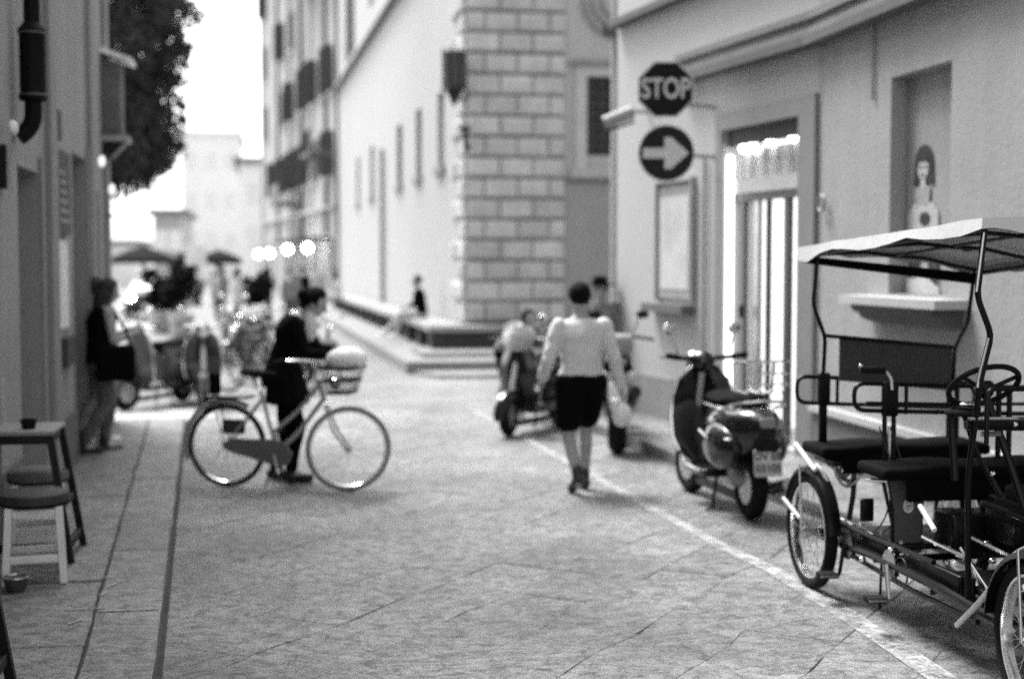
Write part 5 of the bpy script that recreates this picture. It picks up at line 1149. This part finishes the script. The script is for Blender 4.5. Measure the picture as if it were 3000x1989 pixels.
# ------------------------------------------------------------ people
V3 = Vector
def person(loc, rz, label, J, outfit, hair=hair_m, vox=.009, skin_=skin, bald=False, height=1.0, group=None, head_dir=0, nod=0):
    """J: joint dict in local metres, facing +Y. outfit: list of (name, kind, material, extra)"""
    S = empty("person", loc, rz, label=label, cat="person", group=group); S.scale = (height,) * 3
    D = dict(pel=(0, 0, .95), waist=(0, 0, 1.08), chest=(0, 0, 1.28), sho=(0, 0, 1.42), neck=(0, -.0, 1.48), head=(0, .02, 1.62),
             shL=(-.18, 0, 1.41), elL=(-.23, -.03, 1.14), wrL=(-.24, .05, .90), shR=(.18, 0, 1.41), elR=(.23, -.03, 1.14), wrR=(.24, .05, .90),
             hiL=(-.09, 0, .92), knL=(-.10, .02, .50), anL=(-.10, -.02, .085), hiR=(.09, 0, .92), knR=(.10, .02, .50), anR=(.10, -.02, .085), ftL=None, ftR=None)
    D.update(J); D = {k: (Vector(v) if v is not None else None) for k, v in D.items()}
    for s_ in "LR":
        if D["ft" + s_] is None: D["ft" + s_] = D["an" + s_] + Vector((.01 if s_ == "R" else -.01, .15, -.05))
    def torso(mb, inf=0., lo=None, hi=None, flare=0):
        keys = [("pel", -.12, .115, .095), ("pel", -.04, .165, .115), ("pel", .02, .165, .115), ("waist", 0, .135, .100), ("chest", -.06, .15, .112), ("chest", .03, .172, .118), ("sho", -.05, .182, .105), ("sho", .0, .165, .085), ("neck", -.03, .10, .07), ("neck", .0, .058, .056)]
        up = (D["neck"] - D["pel"]).normalized(); side = (D["shR"] - D["shL"]).normalized(); rg = []
        for i, (k, dz, rx, ry) in enumerate(keys):
            if lo is not None and i < lo: continue
            if hi is not None and i > hi: continue
            c = D[k] + Vector((0, 0, 1)).lerp(up, .6).normalized() * dz; t = up if i > 2 else Vector((0, 0, 1)).lerp(up, .5); f_ = t.cross(side).normalized() * -1; f_ = side.cross(t).normalized()
            s2 = t.cross(f_).normalized() * -1; fl = flare * max(0, 1 - (i - (lo or 0)) / 3)
            rg.append([c + side * (rx + inf + fl) * math.cos(2 * math.pi * a / 18) + f_ * (ry + inf + fl * .6) * math.sin(2 * math.pi * a / 18) for a in range(18)])
        mb.rings(rg)
    def arm(mb, s_, inf=0, full=True, end=1.):
        a, b_, c = D["sh" + s_], D["el" + s_], D["wr" + s_]; mb.caps(a, b_, .052 + inf, .040 + inf); e = b_.lerp(c, end); mb.caps(b_, e, .040 + inf, .040 + (.027 - .040) * end + inf)
    def leg(mb, s_, inf=0, end=1., top=1.):
        a, b_, c = D["hi" + s_], D["kn" + s_], D["an" + s_]; mb.caps(a, b_ if end >= .5 else a.lerp(b_, end * 2), .088 + inf * 1.1, (.056 if end >= .5 else .06) + inf)
        if end > .5: m_ = b_.lerp(c, .33); m_.y -= .012; e = b_.lerp(c, (end - .5) * 2); mb.caps(b_, m_, .056 + inf, .055 + inf); mb.caps(m_, e, .055 + inf, .036 + inf)
    mb = MB(); torso(mb)
    for s_ in "LR":
        arm(mb, s_); leg(mb, s_); mb.caps(D["an" + s_], D["ft" + s_], .036, .03)
        mb.caps(D["an" + s_] + Vector((0, -.03, -.045)), D["an" + s_], .028, .03)
        # hand: palm, four fingers and thumb
        w_ = D["wr" + s_]; dr = (w_ - D["el" + s_]).normalized(); sd_ = dr.cross(Vector((1, 0, 0)) if abs(dr.x) < .7 else Vector((0, 1, 0))).normalized(); nm_ = dr.cross(sd_).normalized()
        pc = w_ + dr * .05; mb.caps(w_, w_ + dr * .065, .024, .03)
        for i_, (o_, l_) in enumerate(((-.028, .062), (-.009, .072), (.010, .068), (.028, .052))):
            b0 = w_ + dr * .07 + sd_ * o_; k1 = b0 + dr * l_ * .55 + nm_ * .008; mb.caps(b0, k1, .0095, .009, 8); mb.caps(k1, k1 + (dr * .6 + nm_ * .8).normalized() * l_ * .55, .009, .0075, 8)
        t0 = w_ + dr * .025 - sd_ * .024; mb.caps(t0, t0 + (dr * .7 - sd_ * .7).normalized() * .045, .012, .010, 8)
    hd = D["head"]; nk = D["neck"]; mb.caps(nk - Vector((0, 0, .03)), hd - Vector((0, 0, .05)), .056, .05)
    hq = Quaternion((0, 0, 1), head_dir) @ Quaternion((1, 0, 0), nod)
    H = lambda x, y, z: hd + hq @ Vector((x * .93, y, z))
    mb.sph(H(0, -.005, .015), (.076, .095, .105), hq); mb.sph(H(0, .03, -.045), (.055, .06, .06), hq)
    mb.caps(H(0, .09, .01), H(0, .108, -.022), .010, .015); mb.sph(H(0, .082, -.062), (.026, .012, .011), hq)
    for s_ in (-1, 1): mb.sph(H(s_ * .078, -.01, -.005), (.012, .022, .032), hq); mb.sph(H(s_ * .03, .088, .028), (.020, .006, .006), hq)
    body = mb.build("body", skin_, S); remesh(body, vox, 2)
    if vox < .012:
        for s_ in (-1, 1): MB().sph(H(s_ * .03, .087, .014), (.012, .006, .007), hq).build("eye", mat("eye white", .5, .2), S)
    # hair
    if not bald:
        mb = MB(); mb.sph(H(0, -.018, .035), (.086, .098, .098), hq)
        if bald is None or 'long' in str(outfit): mb.sph(H(0, -.07, -.07), (.085, .05, .17), hq); mb.sph(H(-.06, -.03, -.06), (.03, .05, .13), hq); mb.sph(H(.06, -.03, -.06), (.03, .05, .13), hq)
        if 'bun' in str(outfit): mb.sph(H(0, -.12, .02), (.055, .05, .055), hq); mb.sph(H(0, -.08, -.04), (.05, .04, .05), hq)
        h_ = mb.build("hair", hair, S)
        # cut the front so the face shows
        bm = bmesh.new(); bm.from_mesh(h_.data); kill = [v for v in bm.verts if (hq.inverted() @ (v.co - hd)).y > .058 and (hq.inverted() @ (v.co - hd)).z < .085]
        bmesh.ops.delete(bm, geom=kill, context='VERTS'); bm.to_mesh(h_.data); bm.free()
        sd2 = h_.modifiers.new("t", 'SOLIDIFY'); sd2.thickness = .006; sd2.offset = 1
    for it in outfit:
        if not isinstance(it, tuple): continue
        nm, kind, m_ = it[:3]; ex = it[3] if len(it) > 3 else 1.
        mb = MB()
        if kind == 'top':
            torso(mb, .016 + .010 * (nm == 'loose_shirt'), lo=2, hi=8, flare=.015)
            for s_ in "LR": arm(mb, s_, .014 + .004 * (nm == 'loose_shirt'), end=ex)
        elif kind == 'vest': torso(mb, .016, lo=1, hi=8)
        elif kind == 'coat':
            torso(mb, .028, lo=0, hi=8, flare=.04)
            for s_ in "LR": arm(mb, s_, .018, end=ex)
        elif kind == 'trousers':
            torso(mb, .012, lo=0, hi=2)
            for s_ in "LR": leg(mb, s_, .016, ex)
        elif kind == 'shorts':
            torso(mb, .016, lo=0, hi=3)
            for s_ in "LR": leg(mb, s_, .045, ex)
        elif kind == 'skirt':
            p = D["waist"]; k = (D["knL"] + D["knR"]) / 2; hem = D["pel"].lerp(k, ex); hem.z = D["pel"].z - (D["pel"].z - k.z) * ex; rg = []
            wd = abs(D["knL"].x - D["knR"].x)
            for t in range(7):
                t_ = t / 6; c = p.lerp(hem, t_); rx = .150 + .055 * min(1, t_ * 1.8) + .03 * t_; ry = .112 + .035 * min(1, t_ * 1.8) + .03 * t_
                rg.append([c + Vector((rx * math.cos(2 * math.pi * a / 36) * (1 + .03 * t_ * math.sin(a * 1.75)), ry * math.sin(2 * math.pi * a / 36) * (1 + .05 * t_ * math.sin(a * 2.1)), 0)) for a in range(36)])
            mb.rings(rg)
        elif kind == 'shoes':
            for s_ in "LR":
                a, f_ = D["an" + s_], D["ft" + s_]; d_ = (f_ - a); d_.z = 0 if abs(d_.z) < .09 else d_.z; d_.normalize(); dn = Vector((0, 0, -.04)) if abs((f_ - a).z) < .09 else Vector((0, 0, -.02))
                mb2 = MB(); mb2.caps(a + dn - d_ * .035, f_ + Vector((0, 0, .005)), .042, .040); mb2.caps(a + Vector((0, 0, .02 + ex * .05)), a + dn, .047, .045); o = mb2.build("shoe", m_, S); remesh(o, max(vox, .009), 1)
            continue
        o = mb.build(nm, m_, S); remesh(o, max(vox, .010) if vox < .012 else vox, 4)
        if vox < .012:
            md = o.modifiers.new("w", 'DISPLACE'); tx = bpy.data.textures.new("wr", 'CLOUDS'); tx.noise_scale = .16; tx.noise_depth = 2; md.texture = tx; md.strength = .035; md.mid_level = .5; md.texture_coords = 'LOCAL'
    return S

# the walking man (white shirt, dark skirt-like shorts), seen from behind, walking away
man = person((2.39, 11.1, 0), R(8), "person in white shirt and black shorts walking away along the road",
    dict(pel=(0, 0, .92), waist=(0, -.01, 1.04), chest=(0, 0, 1.22), sho=(0, .01, 1.355), neck=(0, .02, 1.42), head=(.0, .05, 1.555),
         shL=(-.195, 0, 1.34), elL=(-.285, -.02, 1.07), wrL=(-.27, .16, .90), shR=(.195, 0, 1.34), elR=(.27, -.06, 1.06), wrR=(.33, -.04, .82),
         hiL=(-.085, 0, .88), knL=(-.095, .04, .47), anL=(-.07, -.12, .13), ftL=(-.075, .0, .03),
         hiR=(.085, 0, .88), knR=(.105, .17, .49), anR=(.09, .16, .09), ftR=(.10, .31, .045)),
    [("loose_shirt", 'top', cloth_w, .82), ("shorts", 'shorts', cloth_k, .36), ("shoes", 'shoes', mat("dark leather shoe", .03, .5))], hair_m, .008)
hb = empty("shopping_bag", (2.39, 11.1, 0), R(8), label="small crumpled white bag held in the walking person's right hand", cat="bag")
MB().sph((.33, -.05, .62), (.085, .06, .10)).sph((.27, -.06, .70), (.05, .04, .06)).build("bag_body", mat("white bag plastic", .8), hb)
MB().tube([(.29, -.05, .70), (.33, -.05, .78), (.37, -.05, .70)], .006, 5).build("handle", mat("white bag plastic", .8), hb)

# the woman with the bicycle, facing right (+X world): rotate local +Y to heading of the bike
wm = person((.07, 12.08, 0), bk_rz + R(12), "person in black coat leaning forward to push the grey bicycle",
    dict(pel=(0, -.04, .90), waist=(0, -.01, 1.04), chest=(0, .05, 1.22), sho=(0, .09, 1.36), neck=(0, .12, 1.41), head=(0, .25, 1.50),
         shL=(-.17, .10, 1.34), elL=(-.22, .20, 1.10), wrL=(-.20, .42, 1.08), shR=(.17, .10, 1.34), elR=(.23, .20, 1.09), wrR=(.24, .44, 1.08),
         hiL=(-.085, -.03, .87), knL=(-.10, -.02, .47), anL=(-.10, -.12, .085), hiR=(.085, -.03, .87), knR=(.08, .10, .47), anR=(.08, .05, .085)),
    [("coat", 'coat', cloth_k, .75), ("coat_skirt", 'skirt', cloth_k, .55), ("trousers", 'trousers', cloth_k, .95), ("shoes", 'shoes', mat("black shoe", .01, .5)), "bun"], hair_m, .009, nod=R(-28))
sc1 = MB().sph((0, 0, 0), (.07, .06, .13)); o = sc1.build("scarf", cloth_w, wm, loc=(.05, .21, 1.31))

# left woman with bag and companion
person((-1.66, 14.0, 0), R(-66), "person with long dark hair, dark top and jeans walking by the left wall",
    dict(pel=(0, -.02, .92), head=(0, .08, 1.56), neck=(0, .03, 1.45), sho=(0, .02, 1.39), chest=(0, 0, 1.25), waist=(0, -.02, 1.05), shL=(-.17, .02, 1.37), shR=(.17, .02, 1.37), elR=(.22, .05, 1.10), wrR=(.12, .26, 1.16), elL=(-.22, .04, 1.10), wrL=(-.12, .26, 1.16),
         knL=(-.09, .10, .48), anL=(-.09, .04, .085), knR=(.09, .0, .49), anR=(.09, -.22, .11)),
    [("top", 'vest', cloth_k), ("trousers", 'trousers', denim, .93), ("shoes", 'shoes', mat("black boot", .01, .5), 2.), "long"], hair_b, .010, nod=R(-15))
hb2 = empty("shoulder_bag", (-1.52, 13.75, .0), 0, label="large black bag hanging at the hip of the long-haired person", cat="bag")
rbox("bag_body", (0.02, 0, .90), (.36, .16, .34), cloth_k, hb2, .06); MB().tube([(-.14, 0, 1.06), (-.12, .08, 1.35), (-.02, .2, 1.40), (.1, .1, 1.2), (.16, 0, 1.06)], .014, 6).build("strap", cloth_k, hb2)
person((-1.80, 14.7, 0), R(-60), "person in pale sleeves and white shoes half hidden behind the long-haired one",
    dict(knL=(-.09, .16, .49), anL=(-.09, .12, .085), knR=(.09, -.02, .49), anR=(.09, -.26, .12), elR=(.25, -.05, 1.12), wrR=(.26, .05, .88)),
    [("top", 'top', cloth_g, .9), ("trousers", 'trousers', mat("light jeans", .28, .9), .93), ("shoes", 'shoes', whitep)], hair_b, .013, height=.97)

sit = dict(pel=(0, 0, .52), waist=(0, .0, .66), chest=(0, .04, .86), sho=(0, .06, 1.0), neck=(0, .07, 1.06), head=(0, .10, 1.2), shL=(-.18, .06, .99), shR=(.18, .06, .99), elL=(-.22, .12, .74), wrL=(-.10, .32, .66), elR=(.22, .12, .74), wrR=(.10, .32, .66),
           hiL=(-.09, .03, .5), knL=(-.12, .44, .52), anL=(-.12, .50, .1), hiR=(.09, .03, .5), knR=(.12, .46, .5), anR=(.14, .78, .12))
SB = lambda y_, off=.45: (fx(y_) - off, y_, .24)
person(SB(29.3), R(78), "person in dark top sitting on the stone bench with one leg stretched out", sit, [("top", 'top', cloth_k, .5), ("trousers", 'trousers', cloth_p, .95), ("shoes", 'shoes', whitep)], hair_b, .016)
person((1.9, 45, .2), R(80), "person in white sitting far down the stone bench", sit, [("top", 'top', cloth_w, .9), ("trousers", 'trousers', cloth_p, .95)], hair_m, .02)
person((3.82, 16.6, .0), R(170), "person in dark wide-brimmed hat standing behind the motorcycle",
    {}, [("top", 'top', cloth_g, .9), ("trousers", 'trousers', denim, .95), ("shoes", 'shoes', cloth_k)], hair_m, .014, height=.93)
ht = empty("hat", (3.80, 16.58, 1.57), 0, label="dark wide-brimmed hat worn by the person behind the motorcycle", cat="hat")
MB().tube([(0, 0, 0), (0, 0, .015)], [.21, .20], 24).build("brim", cloth_k, ht); MB().tube([(0, 0, .01), (0, 0, .08), (0, 0, .11)], [.10, .09, .05], 16).build("crown", cloth_k, ht)
person((2.72, 16.7, 0), R(200), "dark-haired person in pale top bending behind the windshield scooter", dict(pel=(0, 0, .8), waist=(0, .05, .9), chest=(0, .22, 1.02), sho=(0, .33, 1.08), neck=(0, .38, 1.10), head=(0, .48, 1.16), shL=(-.18, .33, 1.07), shR=(.18, .33, 1.07), elL=(-.24, .45, .9), wrL=(-.2, .6, .8), elR=(.24, .45, .9), wrR=(.2, .6, .8), hiL=(-.09, 0, .78), hiR=(.09, 0, .78), knL=(-.1, .12, .42), knR=(.1, .12, .42)), [("top", 'top', cloth_g, .8), ("trousers", 'trousers', cloth_k, .95)], hair_m, .014)

crowd = [(-2.75, 40, 30, cloth_k, denim, "person in black standing right of the car"), (-1.6, 41, 170, cloth_p, denim, "person in pale top standing by the large shrub"), (-.9, 33, 100, cloth_w, cloth_p, "person in white behind the row of bicycles"), (-.25, 38, -80, cloth_k, cloth_g, "person in black walking near the far houses"),
         (.35, 36, 190, cloth_g, denim, "person in grey walking in mid street"), (.75, 44, 20, cloth_k, cloth_k, "person all in black far down the street"), (-5.2, 58, 180, cloth_w, denim, "person in white under the larger umbrella"), (-2.3, 57, 0, cloth_k, denim, "person in black under the smaller umbrella"), (1.3, 50, 160, cloth_p, cloth_g, "person in pale clothes near the end of the bench")]
for (x_, y_, a, t1, t2, lab) in crowd:
    person((x_, y_, 0), R(a), lab, dict(knL=(-.1, .1, .5), anL=(-.1, .12, .085), anR=(.1, -.14, .1)), [("top", 'top', t1, .9), ("trousers", 'trousers', t2, .95)], hair_m, .025, group="people far down the street", height=.97)

# ------------------------------------------------------------ tables and stools at the left
def table(loc, label, rz=0):
    Tt = empty("high_table", loc, rz, label=label, cat="table", group="dark trestle tables along the left wall")
    w_, l_, h_ = .43, .50, .80
    rbox("table_top", (0, 0, h_ - .014), (w_, l_, .028), wood_t, Tt, .006)
    rbox("apron", (0, -l_ / 2 + .03, h_ - .055), (w_ - .03, .022, .052), wood_d, Tt, .004); rbox("apron", (0, l_ / 2 - .03, h_ - .055), (w_ - .03, .022, .052), wood_d, Tt, .004)
    for sx in (-1, 1):
        rbox("apron", (sx * (w_ / 2 - .025), 0, h_ - .055), (.022, l_ - .085, .052), wood_d, Tt, .004)
        for sy in (-1, 1):
            b = MB(); p0 = Vector((sx * (w_ / 2 - .022), sy * (l_ / 2 - .03), h_ - .03)); p1 = Vector((sx * (w_ / 2 + .095), sy * (l_ / 2 + .03), 0)); s_ = .021
            vs = [p0 + Vector((a, b2, 0)) for a, b2 in ((-s_, -s_), (s_, -s_), (s_, s_), (-s_, s_))] + [p1 + Vector((a, b2, 0)) for a, b2 in ((-s_, -s_), (s_, -s_), (s_, s_), (-s_, s_))]
            b.add(vs, [[0, 1, 2, 3], [7, 6, 5, 4], [0, 4, 5, 1], [1, 5, 6, 2], [2, 6, 7, 3], [3, 7, 4, 0]]); b.build("leg", wood_d, Tt, smooth=0)
        rbox("stretcher", (sx * (w_ / 2 + .075), 0, .10), (.03, l_ + .0, .05), wood_d, Tt, .004)
        rbox("stretcher", (sx * (w_ / 2 + .04), 0, .34), (.025, l_ - .04, .04), wood_d, Tt, .004)
    rbox("foot_rail", (0, -l_ / 2 - .02, .10), (w_ + .13, .03, .05), wood_d, Tt, .004)
    return Tt
table((-1.55, 9.08, .035), "dark high table with a small black bowl on top by the left wall")
t2 = table((-1.47, 6.10, .035), "dark high table cut off by the bottom left corner of the picture")
ab = empty("ashtray", (-1.50, 8.98, .837), 0, label="small black bowl standing on the high table", cat="bowl")
MB().tube([(0, 0, 0), (0, 0, .005), (0, 0, .055), (0, 0, .055), (0, 0, .02)], [.035, .04, .053, .047, .035], 18).build("bowl", black, ab)
def stool(loc, label, legs, seat):
    S = empty("round_stool", loc, R(8), label=label, cat="stool", group="round stools beside the high table")
    MB().tube([(0, 0, .425), (0, 0, .43), (0, 0, .47), (0, 0, .495), (0, 0, .508), (0, 0, .512)], [.17, .185, .192, .188, .165, .05], 28).build("cushion", seat, S)
    MB().torus((0, 0, .44), .187, .006, 'Z', 30, 6).build("piping", vinyl, S)
    c_ = .135
    for sx in (-1, 1):
        for sy in (-1, 1):
            b = MB(); p0 = Vector((sx * c_, sy * c_, .43)); p1 = Vector((sx * (c_ + .022), sy * (c_ + .022), 0)); s_ = .019
            vs = [p + Vector((a, b2, 0)) for p in (p0, p1) for a, b2 in ((-s_, -s_), (s_, -s_), (s_, s_), (-s_, s_))]; b.add(vs, [[0, 1, 2, 3], [7, 6, 5, 4], [0, 4, 5, 1], [1, 5, 6, 2], [2, 6, 7, 3], [3, 7, 4, 0]]); b.build("leg", legs, S, smooth=0)
    for s_ in (-1, 1):
        rbox("seat_rail", (0, s_ * c_, .395), (2 * c_ - .04, .022, .05), legs, S, .004); rbox("seat_rail", (s_ * c_, 0, .395), (.022, 2 * c_ - .04, .05), legs, S, .004)
        rbox("stretcher", (0, s_ * (c_ + .016), .14), (2 * c_ - .01, .022, .045), legs, S, .004); rbox("stretcher", (s_ * (c_ + .016), 0, .15), (.022, 2 * c_ - .01, .04), legs, S, .004)
    return S
stool((-1.385, 8.42, .035), "round stool with dark cushion and white wooden legs, nearer one", wood_w, mat("stool cushion", .035, .7, var=.3, scale=9, bump=.004))
stool((-1.50, 9.30, .035), "round stool with pale cushion top standing under the high table", wood_w, mat("stool cushion pale", .11, .7, var=.2, bump=.004))
db = empty("metal_bowl", (-1.44, 8.12, .037), 0, label="shiny metal bowl on the pavement in front of the white-legged stool", cat="bowl")
MB().tube([(0, 0, 0), (0, 0, .01), (0, 0, .06), (0, 0, .075), (0, 0, .072), (0, 0, .02)], [.05, .055, .067, .072, .066, .05], 22).build("bowl", mat("dark metal", .15, .3, .9), db)
MB().torus((0, 0, .075), .071, .004, 'Z', 26, 6).build("rim", chrome, db)

bpy.context.view_layer.update()
print("objects", len(bpy.data.objects))
